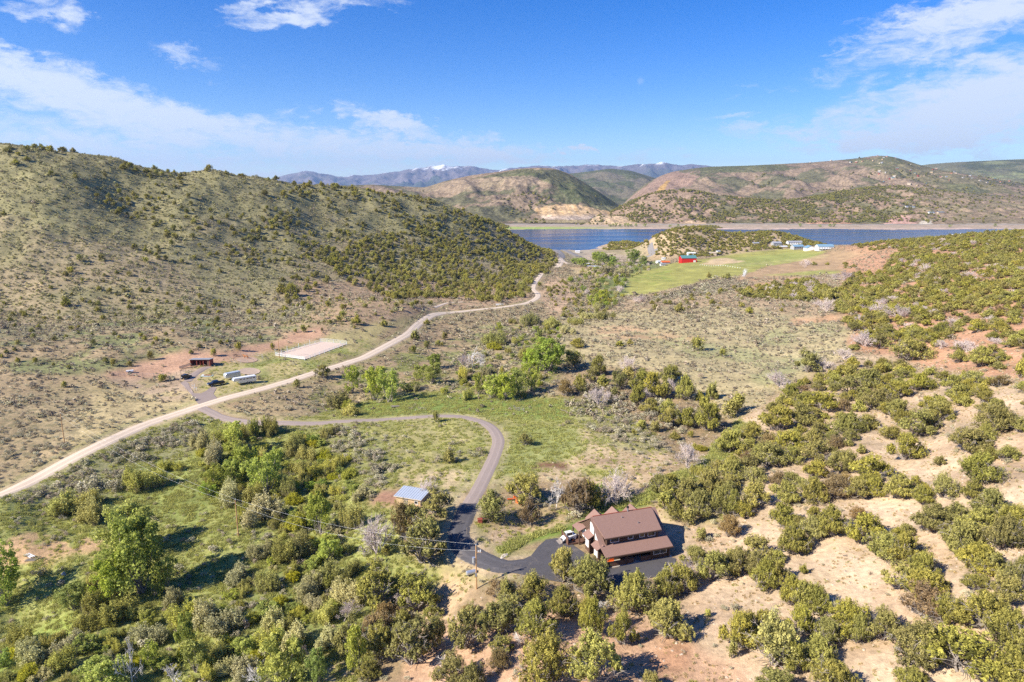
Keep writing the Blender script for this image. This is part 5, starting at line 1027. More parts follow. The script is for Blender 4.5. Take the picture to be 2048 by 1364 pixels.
# ------------------------------------------------------------------ built things
class MB:
    def __init__(s): s.v = []; s.f = []
    def pts(s, P, F): k = len(s.v); s.v += [tuple(p) for p in P]; s.f += [tuple(k+i for i in f) for f in F]; return s
    def box(s, x0, y0, z0, x1, y1, z1):
        return s.pts([(x0,y0,z0),(x1,y0,z0),(x1,y1,z0),(x0,y1,z0),(x0,y0,z1),(x1,y0,z1),(x1,y1,z1),(x0,y1,z1)], [(0,3,2,1),(4,5,6,7),(0,1,5,4),(1,2,6,5),(2,3,7,6),(3,0,4,7)])
    def slab(s, quad, t):            # a thick sheet over any polygon, thickness downwards
        n = len(quad); P = [tuple(q) for q in quad]+[(q[0], q[1], q[2]-t) for q in quad]
        return s.pts(P, [tuple(range(n)), tuple(range(2*n-1, n-1, -1))]+[(i, i+n, (i+1) % n+n, (i+1) % n) for i in range(n)])
    def ext(s, prof, a0, a1, axis=0):   # profile (p, q) extruded along x (axis 0: p = y) or y (axis 1: p = x)
        n = len(prof); m = lambda a, p, q: (a, p, q) if axis == 0 else (p, a, q)
        P = [m(a0, *c) for c in prof]+[m(a1, *c) for c in prof]
        return s.pts(P, [tuple(range(n))[::-1], tuple(range(n, 2*n))]+[(i, (i+1) % n, (i+1) % n+n, i+n) for i in range(n)])
    def cyl(s, p0, p1, r0, r1=None, n=10, cap=True):
        r1 = r0 if r1 is None else r1; p0 = np.array(p0, float); p1 = np.array(p1, float); d = p1-p0; d /= np.linalg.norm(d)+1e-9
        a = np.cross(d, (.3, .9, .21)); a /= np.linalg.norm(a); b = np.cross(d, a); P = [p+(a*math.cos(2*PI*i/n)+b*math.sin(2*PI*i/n))*r for p, r in ((p0, r0), (p1, r1)) for i in range(n)]
        return s.pts(P, [(i, (i+1) % n, (i+1) % n+n, i+n) for i in range(n)]+([tuple(range(n))[::-1], tuple(range(n, 2*n))] if cap else []))
    def build(s, name, mat, parent=None, bevel=0, smooth=False, loc=None, rot=None):
        me = bpy.data.meshes.new(name); me.from_pydata(s.v, [], s.f); me.update(); bm = bmesh.new(); bm.from_mesh(me); bmesh.ops.recalc_face_normals(bm, faces=bm.faces); bm.to_mesh(me); bm.free(); me.materials.append(mat)
        if smooth: me.polygons.foreach_set('use_smooth', np.ones(len(me.polygons), bool))
        o = bpy.data.objects.new(name, me); COL.objects.link(o)
        if parent: o.parent = parent
        if loc is not None: o.location = loc
        if rot is not None: o.rotation_euler = rot
        if bevel:
            m = o.modifiers.new('edge', 'BEVEL'); m.width = bevel; m.segments = 2
        return o
def copy_part(src, parent, loc=None, rot=None):
    o = src.copy(); COL.objects.link(o); o.parent = parent
    if loc is not None: o.location = loc
    if rot is not None: o.rotation_euler = rot
    return o
def at_px(u, v): return hit(u, v)
M = {k: flat_mat(k, c, r, me_, var, sc_, sp) for k, c, r, me_, var, sc_, sp in [
 ('brown_shingle', (.255, .155, .125), .9, 0, .22, 5, .2), ('dark_log', (.105, .062, .042), .8, 0, .25, 2, .3), ('brown_board', (.16, .085, .058), .8, 0, .2, 3, .3), ('window_white', (.75, .74, .70), .5, 0, .05, 2, .5),
 ('dark_glass', (.02, .022, .025), .08, 0, .05, 1, .8), ('glare_and_lens_glass', (.70, .74, .78), .15, 0, .12, 1, .8), ('steel_roof', (.52, .57, .63), .42, .25, .06, .6, .5), ('tan_wood', (.50, .36, .20), .8, 0, .2, 2, .3), ('grey_wood', (.27, .23, .20), .9, 0, .25, 2, .2),  # pale glass: sun reflection painted into window panes, also headlight lens colour
 ('white_paint', (.78, .78, .77), .4, 0, .05, 2, .5), ('orange_paint', (.75, .16, .03), .45, 0, .1, 2, .5), ('red_paint', (.62, .02, .015), .6, 0, .07, 1, .4), ('rubber', (.02, .02, .02), .85, 0, .1, 3, .2), ('black_paint', (.012, .012, .015), .2, 0, .05, 2, .6), ('aluminium', (.62, .65, .70), .35, .6, .08, 1, .5),
 ('steel', (.35, .36, .38), .5, .6, .2, 3, .5), ('rust_red', (.30, .07, .045), .8, 0, .2, 3, .3), ('green_roof', (.10, .24, .24), .5, 0, .08, 1, .4), ('blue_roof', (.20, .33, .43), .5, 0, .1, 1, .4), ('grey_roof', (.32, .33, .36), .6, 0, .1, 1, .4), ('pole_wood', (.46, .27, .13), .85, 0, .2, 2, .2), ('horse_coat', (.42, .16, .05), .6, 0, .1, 3, .3),
 ('dark_coat', (.06, .03, .02), .6, 0, .1, 3, .3), ('concrete', (.50, .46, .41), .9, 0, .1, 2, .2), ('stone', (.52, .45, .38), .95, 0, .25, 2, .2), ('pvc_rail', (.66, .72, .73), .5, 0, .05, 2, .4), ('tan_wall', (.52, .43, .32), .85, 0, .12, 1, .3), ('water_spray', (.85, .88, .9), .6, 0, .02, 1, .3), ('cable', (.60, .60, .60), .5, 0, .02, 1, .4), ('grey_wall', (.36, .36, .37), .8, 0, .1, 1, .3), ('pale_rail', (.50, .46, .42), .8, 0, .15, 2, .3), ('olive_tarp', (.42, .48, .5), .7, 0, .2, 2, .3)]}
def window(parent, x0, x1, z0, z1, y, axis=1, frame='window_white', pane='dark_glass', mull=0, out=-1, name='window'):
    """framed window on a wall: axis 1 = wall facing y, axis 0 = wall facing x; out = outward sign"""
    f = MB(); t = .09; d0, d1 = sorted((y, y+out*.07))
    def bx(mb, a0, a1, c0, c1, e0, e1): mb.box(a0, e0, c0, a1, e1, c1) if axis == 1 else mb.box(e0, a0, c0, e1, a1, c1)
    bx(f, x0-t, x1+t, z0-t, z0, d0, d1); bx(f, x0-t, x1+t, z1, z1+t, d0, d1); bx(f, x0-t, x0, z0, z1, d0, d1); bx(f, x1, x1+t, z0, z1, d0, d1)
    for k in range(mull): xm = x0+(x1-x0)*(k+1)/(mull+1); bx(f, xm-.035, xm+.035, z0, z1, d0, d1)
    o = f.build(name, M[frame], parent); p = MB(); e = y+out*.025; bx(p, x0, x1, z0, z1, min(e, e+.01), max(e, e+.01)); p.build('pane', M[pane], o); return o

# --- the brown house
U0 = math.atan2(.309, .951)
hb = empty('log_house', (17.2, 113.0, 0.10), U0, label='large brown log house with brown shingle roof beside the asphalt drive', cat='house')
RZ, RY = 7.1, 6.2
roof = MB()
for x0, x1 in ((-.6, .55), (11.45, 13.2)):
    roof.slab([(x0,RY,RZ-.02),(x0,1.9,3.47),(x1,1.9,3.47),(x1,RY,RZ-.02)], .16)
roof.slab([(-.6,1.9,3.47),(-.6,-.75,2.42),(13.2,-.75,2.42),(13.2,1.9,3.47)], .16)
roof.slab([(.2,1.4,4.92),(11.9,1.4,4.92),(12.35,RY-.6,RZ-.25),(12.2,RY,RZ+.03),(-.1,RY,RZ+.03),(-.35,RY-.9,RZ-.4)], .18)
roof.slab([(-.1,RY,RZ+.03),(12.2,RY,RZ+.03),(13.2,12.9,2.7),(-.6,12.9,2.7)], .18)
rf = roof.build('roof', M['brown_shingle'], hb)
rc = MB(); rc.cyl((-.15,RY,RZ+.05),(12.3,RY,RZ+.05),.09,n=6); rc.build('ridge_cap', M['rust_red'], rf)
for cx in (2.6, 6.4, 10.4):
    g = MB(); g.slab([(cx,7.9,5.95),(cx,11.3,5.95),(cx-1.9,11.3,4.35),(cx-1.9,9.6,4.35)], .14); g.slab([(cx+1.9,9.6,4.35),(cx+1.9,11.3,4.35),(cx,11.3,5.95),(cx,7.9,5.95)], .14)
    g.ext([(cx-1.45,2.4),(cx+1.45,2.4),(cx+1.45,4.5),(cx,5.7),(cx-1.45,4.5)], 9.4, 11.1, 1); g.build('cross_gable', M['brown_shingle'], rf)
fa = MB(); fa.box(-.66,-.85,2.14,13.26,-.76,2.36); fa.box(.15,1.3,4.66,11.95,1.39,4.86); fa.build('fascia', M['dark_log'], hb)
wl = MB()
wl.box(0.05,1.9,0,12.6,2.1,3.3); wl.box(.6,1.85,3.3,11.3,2.05,4.75); wl.box(9.0,.0,0,12.7,1.9,2.25)
wl.ext([(2.1,0),(12.4,0),(12.4,2.55),(RY,6.8),(2.1,3.4)], .0, .2, 0); wl.ext([(2.1,0),(12.4,0),(12.4,2.55),(RY,6.8),(2.1,3.4)], 12.5, 12.68, 0); wl.box(.2,12.2,0,12.5,12.38,2.5)
wl.build('wall', M['dark_log'], hb)
# left elevation: log courses, two bays under little pent roofs, tall white-framed windows with sun glare painted into the panes
lg = MB()
for k in range(14): z = .2+k*.42; w0 = 2.0+max(0, (z-3.4)/.88)*1.0; w1 = 12.2-max(0, (z-2.6)/.7); (lg.cyl((-.02,w0,z),(-.02,w1,z),.13,n=6) if w1-w0 > 1 else None)
lg.build('log_course', M['dark_log'], hb)
for yb, zt in ((6.6, 3.35), (2.7, 3.1)):
    b = MB(); b.box(-.85,yb-.9,0,0,yb+1.0,zt-.35); bo = b.build('bay', M['dark_log'], hb)
    r = MB(); r.slab([(.05,yb-1.25,zt+.45),(.05,yb+1.35,zt+.45),(-1.35,yb+1.35,zt-.35),(-1.35,yb-1.25,zt-.35)], .12); r.build('pent_roof', M['brown_shingle'], bo)
    window(bo, yb-.55, yb+.65, 1.0, 2.3, -.86, 0, pane='glare_and_lens_glass', out=-1)
window(hb, 3.5, 4.7, 3.3, 4.6, -.13, 0, pane='glare_and_lens_glass'); window(hb, 5.4, 6.9, 3.9, 5.6, -.13, 0, pane='glare_and_lens_glass', mull=1); window(hb, 8.9, 10.4, 1.2, 2.9, -.13, 0, pane='glare_and_lens_glass', mull=1)
lr = MB(); lr.slab([(0,9.2,3.5),(0,12.6,3.1),(-1.5,12.6,2.5),(-1.5,9.2,2.8)], .12); lr.build('porch_roof', M['brown_shingle'], hb)
for x, y, h in ((-.2,-.1,2.3),(4.0,-.1,2.35),(9.0,-.1,2.35),(12.75,-.1,2.35),(-.3,2.3,2.9),(-.95,5.5,2.8),(-1.35,9.3,2.7),(-1.35,12.4,2.4),(.75,1.75,4.7),(11.15,1.75,4.7)):
    p = MB(); p.cyl((x,y,0 if h < 4 else 3.3),(x,y,h),.16,n=8); p.build('log_post', M['dark_log'], hb)
for x0, x1 in ((.0,3.85),(4.15,5.4),(6.9,8.85)):
    p = MB(); p.box(x0,-.12,.08,x1,-.04,.98); p.box(x0,-.16,.96,x1,0,1.04); 
    po = p.build('rail_panel', M['brown_board'], hb)
    for k in range(int((x1-x0)/.3)): pass
p = MB(); p.slab([(-1.15,-.9,.95),(-.1,-.2,1.02),(-.1,-.12,1.02),(-1.2,-.82,.95)], .95); p.build('angled_rail_panel', M['brown_board'], hb)
p = MB(); p.box(-.35,.1,.1,-.27,1.9,1.0); p.build('side_rail_panel', M['brown_board'], hb)
p = MB(); p.box(-3.6,12.2,.3,-3.5,12.9,1.6); p.box(-3.6,9.6,.3,-3.5,12.9,1.5); p.box(-3.6,9.6,.0,-.2,12.9,.3); p.build('deck', M['brown_board'], hb)
window(hb, 9.6, 12.2, .95, 2.0, -.01, 1, mull=1); window(hb, 1.6, 3.2, 3.75, 4.55, 1.84, 1); window(hb, 5.2, 6.1, 3.85, 4.5, 1.84, 1); window(hb, 7.6, 8.5, 3.85, 4.5, 1.84, 1); window(hb, 9.3, 10.7, 3.75, 4.55, 1.84, 1); window(hb, 1.2, 3.0, .9, 2.0, 1.88, 1)
d = MB(); d.box(5.6,1.82,.05,6.6,1.89,2.1); dd_ = d.build('door', M['brown_board'], hb); MB().box(6.35,1.77,1.0,6.48,1.82,1.1).build('handle', M['steel'], dd_)
c = MB(); c.cyl((7.2,RY,RZ-.1),(7.2,RY,RZ+.75),.16,n=10); co = c.build('flue', M['steel'], hb); MB().cyl((7.2,RY,RZ+.7),(7.2,RY,RZ+1.0),.26,.22,n=10).build('flue_cap', M['rubber'], co)
for x, y in ((8.0, 3.4), (5.4, 5.0)): z = RZ-(RY-y)*.46; MB().cyl((x,y,z-.05),(x,y,z+.38),.07,n=8).build('roof_vent', M['steel'], hb)
MB().box(-.1,-.3,0,13.4,13.2,-.3).build('footing', M['concrete'], hb)
HZ = .1
def on_house(lx, ly): return (17.2+.951*lx-.309*ly, 113+.309*lx+.951*ly)
x, y = on_house(1.3, .9); t_ = empty('patio_bench', (x, y, .12), U0, label='orange wooden bench standing under the porch roof of the brown house', cat='bench')
MB().box(-.7,-.25,.4,.7,.25,.47).build('seat', M['orange_paint'], t_); MB().box(-.7,.2,.47,.7,.26,.95).build('backrest', M['orange_paint'], t_)
for lx in (-.6, .6): MB().box(lx-.04,-.2,0,lx+.04,.2,.4).build('leg', M['dark_log'], t_)

# --- skid steer loader by the deck
p = at_px(1137, 1082); sk = empty('skid_steer_loader', (p[0], p[1], p[2]+.05), R(200), label='white skid steer loader with orange wheel rims on the asphalt beside the house', cat='loader')
b = MB(); b.ext([(-1.3,.35),(1.15,.35),(1.25,.75),(.9,1.1),(-.1,1.25),(-1.35,1.35),(-1.45,.9)], -.55, .55, 1); b.build('body', M['white_paint'], sk, .04)
c = MB(); c.ext([(-.75,1.2),(.75,1.1),(.72,1.95),(-.6,2.02)], -.42, .42, 1); cb = c.build('cab', M['white_paint'], sk, .04)
MB().box(-.55,-.45,1.35,.5,-.425,1.85).build('side_window', M['dark_glass'], cb); MB().box(-.55,.425,1.35,.5,.45,1.85).build('side_window', M['dark_glass'], cb); MB().box(.735,-.36,1.25,.76,.36,1.85).build('windscreen', M['dark_glass'], cb)
wm = MB().cyl((0,-.14,0),(0,.14,0),.40,n=18).cyl((0,-.16,0),(0,.16,0),.3,n=18).build('tyre', M['rubber'], sk, loc=(.65,-.72,.4)); rim = MB().cyl((0,-.19,0),(0,.19,0),.21,.21,n=14).build('rim', M['orange_paint'], wm)
for lx, ly in ((-.55,-.72),(.65,.72),(-.55,.72)): o = copy_part(wm, sk, (lx, ly, .4)); copy_part(rim, o)
for s in (-1, 1): MB().ext([(-1.45,1.3),(-1.35,1.5),(1.1,.95),(1.75,.35),(1.65,.2),(.95,.78),(-1.3,1.3)], s*.6-.06, s*.6+.06, 1).build('lift_arm', M['white_paint'], sk)
MB().ext([(1.6,.05),(2.3,.02),(2.32,.08),(1.75,.2),(1.72,.62),(1.62,.62)], -.85, .85, 1).build('bucket', M['grey_wood'], sk); MB().box(-1.47,-.4,1.0,-1.44,.4,1.25).build('rear_grille', M['rubber'], sk)

# --- metal roofed shed
p0, p1 = at_px(789, 1010), at_px(845, 1014); sh = empty('garden_shed', tuple(p0), math.atan2(p1[1]-p0[1], p1[0]-p0[0]), label='small tan shed with a flat bluish metal roof in the bare brown yard', cat='shed'); L_ = 6.6; Wd = 4.4
w_ = MB(); w_.box(.3,.3,0,L_-.3,.42,2.0); w_.box(.3,Wd-.42,0,L_-.3,Wd-.3,2.5); w_.box(.3,.42,0,.42,Wd-.42,2.1); w_.box(L_-.42,.42,0,L_-.3,Wd-.42,2.1); w_.build('wall', M['tan_wood'], sh)
MB().slab([(-.1,-.1,2.22),(L_+.1,-.1,2.22),(L_+.1,Wd+.2,2.72),(-.1,Wd+.2,2.72)], .08).build('roof', M['steel_roof'], sh)
rb = MB(); [rb.slab([(x_-.03,-.1,2.26),(x_+.03,-.1,2.26),(x_+.03,Wd+.2,2.76),(x_-.03,Wd+.2,2.76)], .05) for x_ in np.arange(.3, L_, .6)]; rb.build('roof_rib', M['steel_roof'], sh)
MB().box(-.1,-.16,2.05,L_+.1,-.1,2.2).build('fascia', M['tan_wall'], sh); window(sh, 4.9, 5.6, 1.0, 1.6, .3, 1); d = MB(); d.box(2.2,.24,.05,3.2,.29,1.95); d.build('door', M['grey_wood'], sh)
for u, v in ((803, 1019), (824, 1024)): pass

# --- horse shelter with three open bays
p0, p1 = at_px(381, 732), at_px(421, 733); sh = empty('horse_shelter', tuple((p0+np.array((0,0,0)))), math.atan2(p1[1]-p0[1], p1[0]-p0[0])-.06, label='long open-fronted horse shelter with dark bays and grey roof', cat='shelter'); L_ = float(np.hypot(*(p1-p0)[:2])); Wd = 3.6
MB().slab([(-.3,-.5,2.75),(L_+.3,-.5,2.75),(L_+.3,Wd+.3,2.3),(-.3,Wd+.3,2.3)], .12).build('roof', M['grey_roof'], sh)
w_ = MB(); w_.box(0,Wd-.1,0,L_,Wd,2.2); w_.box(0,.1,0,.1,Wd-.1,2.3); w_.box(L_-.1,.1,0,L_,Wd-.1,2.3); w_.build('wall', M['rust_red'], sh)
MB().box(L_-1.0,-.02,0,L_,.1,2.5).build('end_panel', M['brown_board'], sh)
for k in range(4): MB().box(L_*k/3-.09*(k > 0),-.1,0,L_*k/3+.12,.08,2.6).build('post', M['rust_red'], sh)
MB().box(L_*.48,.3,0,L_*.5,Wd,2.1).build('divider', M['rust_red'], sh)
for (a, b, lab, mt) in (((366,737),(378,724),'pile of long weathered boards leaning left of the horse shelter','grey_wood'),):
    q = at_px(371, 736); pl = empty('lumber_pile', tuple(q), 0.5, label=lab, cat='lumber')
    for k in range(5): MB().slab([(-2.2,-1+.42*k,.3+.1*k),(2.2,-.9+.42*k,1.2+.1*k),(2.2,-.65+.42*k,1.2+.1*k),(-2.2,-.75+.42*k,.3+.1*k)], .1).build('board', M['grey_wood' if k % 2 else 'brown_board'], pl)

# --- vehicles
def wheels(root, pts, r, w, rimm='steel'):
    t0 = None
    for x, y in pts:
        if t0 is None: t0 = MB().cyl((0,-w/2,0),(0,w/2,0),r,n=18).build('wheel', M['rubber'], root, loc=(x,y,r)); r0 = MB().cyl((0,-w/2-.02,0),(0,w/2+.02,0),r*.55,n=12).build('rim', M[rimm], t0)
        else: o = copy_part(t0, root, (x, y, r)); copy_part(r0, o)
p = at_px(432, 771); tr = empty('pickup_truck', tuple(p+np.array((0,0,.08))), R(222), label='black crew cab pickup truck parked on the brown dirt pull-in', cat='truck')
MB().ext([(-2.9,.5),(2.8,.5),(2.85,.95),(2.6,1.15),(1.5,1.25),(1.3,1.25),(-.9,1.28),(-2.9,1.28)], -1, 1, 1).build('body', M['black_paint'], tr, .08)
c = MB(); c.pts([(1.45,-.9,1.24),(1.45,.9,1.24),(-1.0,.9,1.24),(-1.0,-.9,1.24),(.75,-.74,1.9),(.75,.74,1.9),(-.75,.74,1.9),(-.75,-.74,1.9)], [(0,1,5,4),(1,2,6,5),(2,3,7,6),(3,0,4,7),(4,5,6,7),(0,3,2,1)]); cb = c.build('cab', M['black_paint'], tr, .05)
MB().pts([(1.38,-.75,1.32),(1.38,.75,1.32),(.86,.66,1.82),(.86,-.66,1.82)], [(0,1,2,3)]).build('windscreen', M['dark_glass'], cb, loc=(.03,0,.02))
for s in (-1, 1): MB().pts([(1.1,s*.905,1.3),(-.85,s*.905,1.3),(-.68,s*.78,1.82),(.66,s*.78,1.82)], [(0,1,2,3)]).build('side_window', M['dark_glass'], cb); MB().box(2.84,s*.7-.2,.82,2.88,s*.7+.2,1.0).build('headlight', M['glare_and_lens_glass'], tr)
MB().box(-2.75,-.82,1.285,-1.1,.82,1.3).build('truck_bed', M['rubber'], tr); MB().box(2.86,-.45,.7,2.9,.45,1.0).build('grille', M['steel'], tr); wheels(tr, [(1.85,-.88),(1.85,.88),(-1.85,.88),(-1.85,-.88)], .42, .28)
p = at_px(373, 758); tr = empty('jeep', tuple(p+np.array((0,0,.08))), R(70), label='dark off-road jeep with spare wheel on its back beside the dirt track', cat='jeep')
MB().ext([(-1.9,.5),(1.9,.5),(1.95,1.05),(.6,1.15),(-1.9,1.15)], -.8, .8, 1).build('body', M['black_paint'], tr, .06); c = MB().box(-1.85,-.74,1.15,.5,.74,1.85).build('cab', M['black_paint'], tr, .08)
for s in (-1, 1): MB().box(-1.6,s*.745-.005,1.28,.3,s*.745+.005,1.7).build('side_window', M['dark_glass'], c)
MB().box(.5,-.65,1.25,.52,.65,1.75).build('windscreen', M['dark_glass'], c); sp = MB().cyl((-1.92,0,1.05),(-2.15,0,1.05),.42,n=18).build('spare_wheel', M['rubber'], tr); MB().cyl((-2.14,0,1.05),(-2.18,0,1.05),.22,n=12).build('rim', M['aluminium'], sp); wheels(tr, [(1.25,-.82),(1.25,.82),(-1.25,.82),(-1.25,-.82)], .42, .26)
p = at_px(465, 757); tr = empty('horse_trailer', tuple(p+np.array((0,0,.05))), R(228), label='shorter white stock trailer with rounded nose parked behind the silver one', cat='trailer')
MB().ext([(-2.8,.5),(2.6,.5),(2.95,.9),(2.95,1.9),(2.5,2.4),(-2.8,2.4)], -1, 1, 1).build('body', M['aluminium'], tr, .12); MB().box(-2.7,-.9,2.4,2.4,.9,2.44).build('roof', M['steel_roof'], tr)
for s in (-1, 1):
    for k in range(3): MB().box(-2.5,s*1.005-.01,1.35+.3*k,2.3,s*1.005+.01,1.45+.3*k).build('vent_slot', M['tan_wall'], tr)
wheels(tr, [(-.4,-.95),(-.4,.95),(-1.3,.95),(-1.3,-.95)], .36, .24); MB().cyl((2.6,0,.5),(4.0,0,.5),.07).build('drawbar', M['steel'], tr)
p = at_px(490, 767); tr = empty('horse_trailer', tuple(p+np.array((0,0,.05))), R(218), label='long silver gooseneck horse trailer parked near the gravel road', cat='trailer')
MB().ext([(-3.9,.5),(2.3,.5),(2.3,1.4),(4.1,1.4),(4.3,1.9),(3.9,2.55),(-3.9,2.55)], -1.05, 1.05, 1).build('body', M['aluminium'], tr, .12); MB().box(-3.8,-.95,2.55,3.7,.95,2.6).build('roof', M['white_paint'], tr)
for s in (-1, 1):
    for k in range(5): MB().box(-3.4+1.15*k,s*1.055-.01,1.75,-2.6+1.15*k,s*1.055+.01,2.1).build('side_window', M['dark_glass'], tr)
MB().box(-3.93,-.9,.7,-3.9,.9,2.4).build('rear_door', M['steel'], tr); wheels(tr, [(-.7,-1),(-.7,1),(-1.7,1),(-1.7,-1)], .38, .25)
p = at_px(495, 718)

# --- animals
def horse(u, v, rz, mat, label, s=1.0, down=False):
    p = at_px(u, v); r = empty('horse', tuple(p), rz, label=label, cat='horse')
    vs = [(0,0,1.05),(.35,0,1.08),(.7,0,1.15),(1.0,0,1.45 if not down else 1.0),(1.2,0,1.75 if not down else .6),(1.5,0,1.6 if not down else .3),(-.4,0,1.1),(-.7,0,1.15),(-.95,0,1.0),(-1.05,0,.5),
          (.62,.17,.85),(.62,.18,.45),(.64,.18,.03),(.62,-.17,.85),(.58,-.18,.45),(.56,-.18,.03),(-.7,.17,.9),(-.82,.18,.48),(-.74,.18,.03),(-.7,-.17,.9),(-.84,-.18,.48),(-.8,-.18,.03)]
    ed = [(0,1),(1,2),(2,3),(3,4),(4,5),(0,6),(6,7),(7,8),(8,9),(2,10),(10,11),(11,12),(2,13),(13,14),(14,15),(7,16),(16,17),(17,18),(7,19),(19,20),(20,21)]
    rad = [.30,.30,.28,.17,.13,.07,.29,.29,.06,.05,.12,.06,.06,.12,.06,.06,.14,.065,.06,.14,.065,.06]
    me = bpy.data.meshes.new('horse_body'); me.from_pydata([tuple(c*s for c in q) for q in vs], ed, []); o = bpy.data.objects.new('body', me); COL.objects.link(o); o.parent = r
    o.modifiers.new('skin', 'SKIN'); 
    for k, q in enumerate(rad): me.skin_vertices[0].data[k].radius = (q*s, q*s)
    me.skin_vertices[0].data[0].use_root = True
    sb = o.modifiers.new('sub', 'SUBSURF'); sb.levels = 1; sb.render_levels = 1; me.materials.append(mat)
    MB().pts([(.95*s,0,1.62*s),(1.15*s,.02,1.92*s),(.75*s,.02,1.35*s),(.7*s,0,1.2*s),(.95*s,-.03,1.5*s)], [(0,1,4),(0,2,3,4)]).build('mane', M['dark_coat'], r)
horse(492, 717, R(175), M['horse_coat'], 'chestnut horse standing in the small round pen')
horse(471, 713, R(10), M['dark_coat'], 'dark foal grazing on the red dirt behind the round pen', .7, True)

# --- poles, wires
def pole(u, v, h, label, arm=False):
    p = at_px(u, v); r = empty('utility_pole', tuple(p), 0, label=label, cat='pole'); MB().cyl((0,0,-.2),(0,0,h),.14,.10,n=10).build('shaft', M['pole_wood'], r)
    MB().cyl((0,0,h),(0,0,h+.22),.06,n=8).build('insulator', M['white_paint'], r); return r, p
r, pA = pole(953, 1178, 8.4, 'wooden utility pole with a grey transformer beside the asphalt drive')
MB().cyl((-.42,0,5.1),(-.42,0,6.1),.27,n=14).build('transformer', M['aluminium'], r); MB().box(.1,-.05,7.0,1.0,.05,7.12).build('cross_arm', M['pole_wood'], r); MB().cyl((.75,0,7.1),(.75,0,7.5),.11,n=8).build('insulator', M['white_paint'], r); MB().cyl((.4,0,7.1),(.4,0,7.4),.09,n=8).build('insulator', M['white_paint'], r); MB().box(-.22,-.34,2.6,.12,-.17,3.2).build('meter_box', M['steel'], r)
r, pB = pole(477, 1072, 8.4, 'bare wooden utility pole rising from the creek thicket'); r, pC = pole(129, 885, 8.6, 'lone wooden utility pole on the dry flat beyond the gravel road'); r, pD = pole(559, 716, 8.5, 'wooden utility pole at the near corner of the riding arena')
def wire(a, ha, b, hb_, label, sag=1.2, r=.011):
    segs = []; n = 22; pr = None
    for k in range(n+1):
        t = k/n; q = (a[0]*(1-t)+b[0]*t, a[1]*(1-t)+b[1]*t, (a[2]+ha)*(1-t)+(b[2]+hb_)*t-sag*4*t*(1-t))
        if pr: segs.append((pr, q, r, r))
        pr = q
    o = bpy.data.objects.new('power_line', tubes_mesh('power_line', segs, M['cable'], 4)); COL.objects.link(o); tag(o, label, 'cable')
wire(pA, 8.6, pB, 8.6, 'upper power line from the transformer pole to the thicket pole', 1.6); wire(pA, 7.4, pB, 7.4, 'lower power line from the transformer pole to the thicket pole', 2.4); wire(pB, 8.6, pC, 8.8, 'power line from the thicket pole to the pole past the gravel road', 2.0); wire(pB, 7.6, pC, 7.8, 'lower power line between the thicket pole and the dry flat pole', 2.8)
p = at_px(942, 1150); r = empty('propane_tank', tuple(p), .4, label='small grey tank lying at the foot of the transformer pole', cat='tank'); MB().cyl((-.9,0,.55),(.9,0,.55),.42,n=14).build('shell', M['aluminium'], r, .1); [MB().box(s*.6-.06,-.3,0,s*.6+.06,.3,.25).build('foot', M['steel'], r) for s in (-1, 1)]

# --- riding arena fence
AC = [at_px(*q) for q in ((551,711),(641,685),(694,690),(610,721))]
ar = empty('arena_fence', tuple(AC[0]), 0, label='pale rail fence around the raked sand riding arena', cat='fence'); o0 = AC[0]
for i in range(4):
    a, b = AC[i], AC[(i+1) % 4]; L_ = float(np.hypot(*(b-a)[:2])); n = max(3, int(L_/3.2)); hgt = 1.5; tall = i in (1,)
    rails = (.5, .95, 1.4)+((1.9,) if tall else ())
    for k in range(n):
        q = a+(b-a)*k/n; q[2] = H(q[0], q[1]); MB().cyl((0,0,-.1),(0,0,hgt+.1+(1.2 if i == 0 and k % 2 == 0 else 0)),.09,n=6).build('post', M['pvc_rail'], ar, loc=tuple(q-o0))
        q2 = a+(b-a)*(k+1)/n; q2[2] = H(q2[0], q2[1])
    for zr in rails:
        segs = [(tuple(a+(b-a)*k/n-o0+np.array((0,0,H(*(a+(b-a)*k/n)[:2])-(a+(b-a)*k/n)[2]+zr))), tuple(a+(b-a)*(k+1)/n-o0+np.array((0,0,H(*(a+(b-a)*(k+1)/n)[:2])-(a+(b-a)*(k+1)/n)[2]+zr))), .05, .05) for k in range(n)]
        oo = bpy.data.objects.new('rail', tubes_mesh('rail', segs, M['pvc_rail'], 4)); COL.objects.link(oo); oo.parent = ar
    if i == 3:
        sk_ = MB(); c0, c1 = a-o0, b-o0; sk_.slab([(c0[0],c0[1],.4),(c1[0],c1[1],.4),(c1[0]+.1,c1[1]+.1,.4),(c0[0]+.1,c0[1]+.1,.4)], .4); sk_.build('kick_board', M['pale_rail'], ar)
# round pens
for (u, v, rp, lab, mt, n) in ((494, 720, 6.4, 'low pipe round pen around the chestnut horse', 'pale_rail', 16),):
    p = at_px(u, v); r = empty('round_pen', tuple(p), 0, label=lab, cat='fence'); ps = [(rp*math.cos(2*PI*k/n), rp*math.sin(2*PI*k/n)) for k in range(n)]
    for q in ps: MB().cyl((q[0],q[1],-.3),(q[0],q[1],1.5),.05,n=5).build('post', M[mt], r)
    for zr in (.6, 1.4): oo = bpy.data.objects.new('rail', tubes_mesh('rail', [((*ps[k], zr), (*ps[(k+1) % n], zr), .035, .035) for k in range(n)], M[mt], 4)); COL.objects.link(oo); oo.parent = r
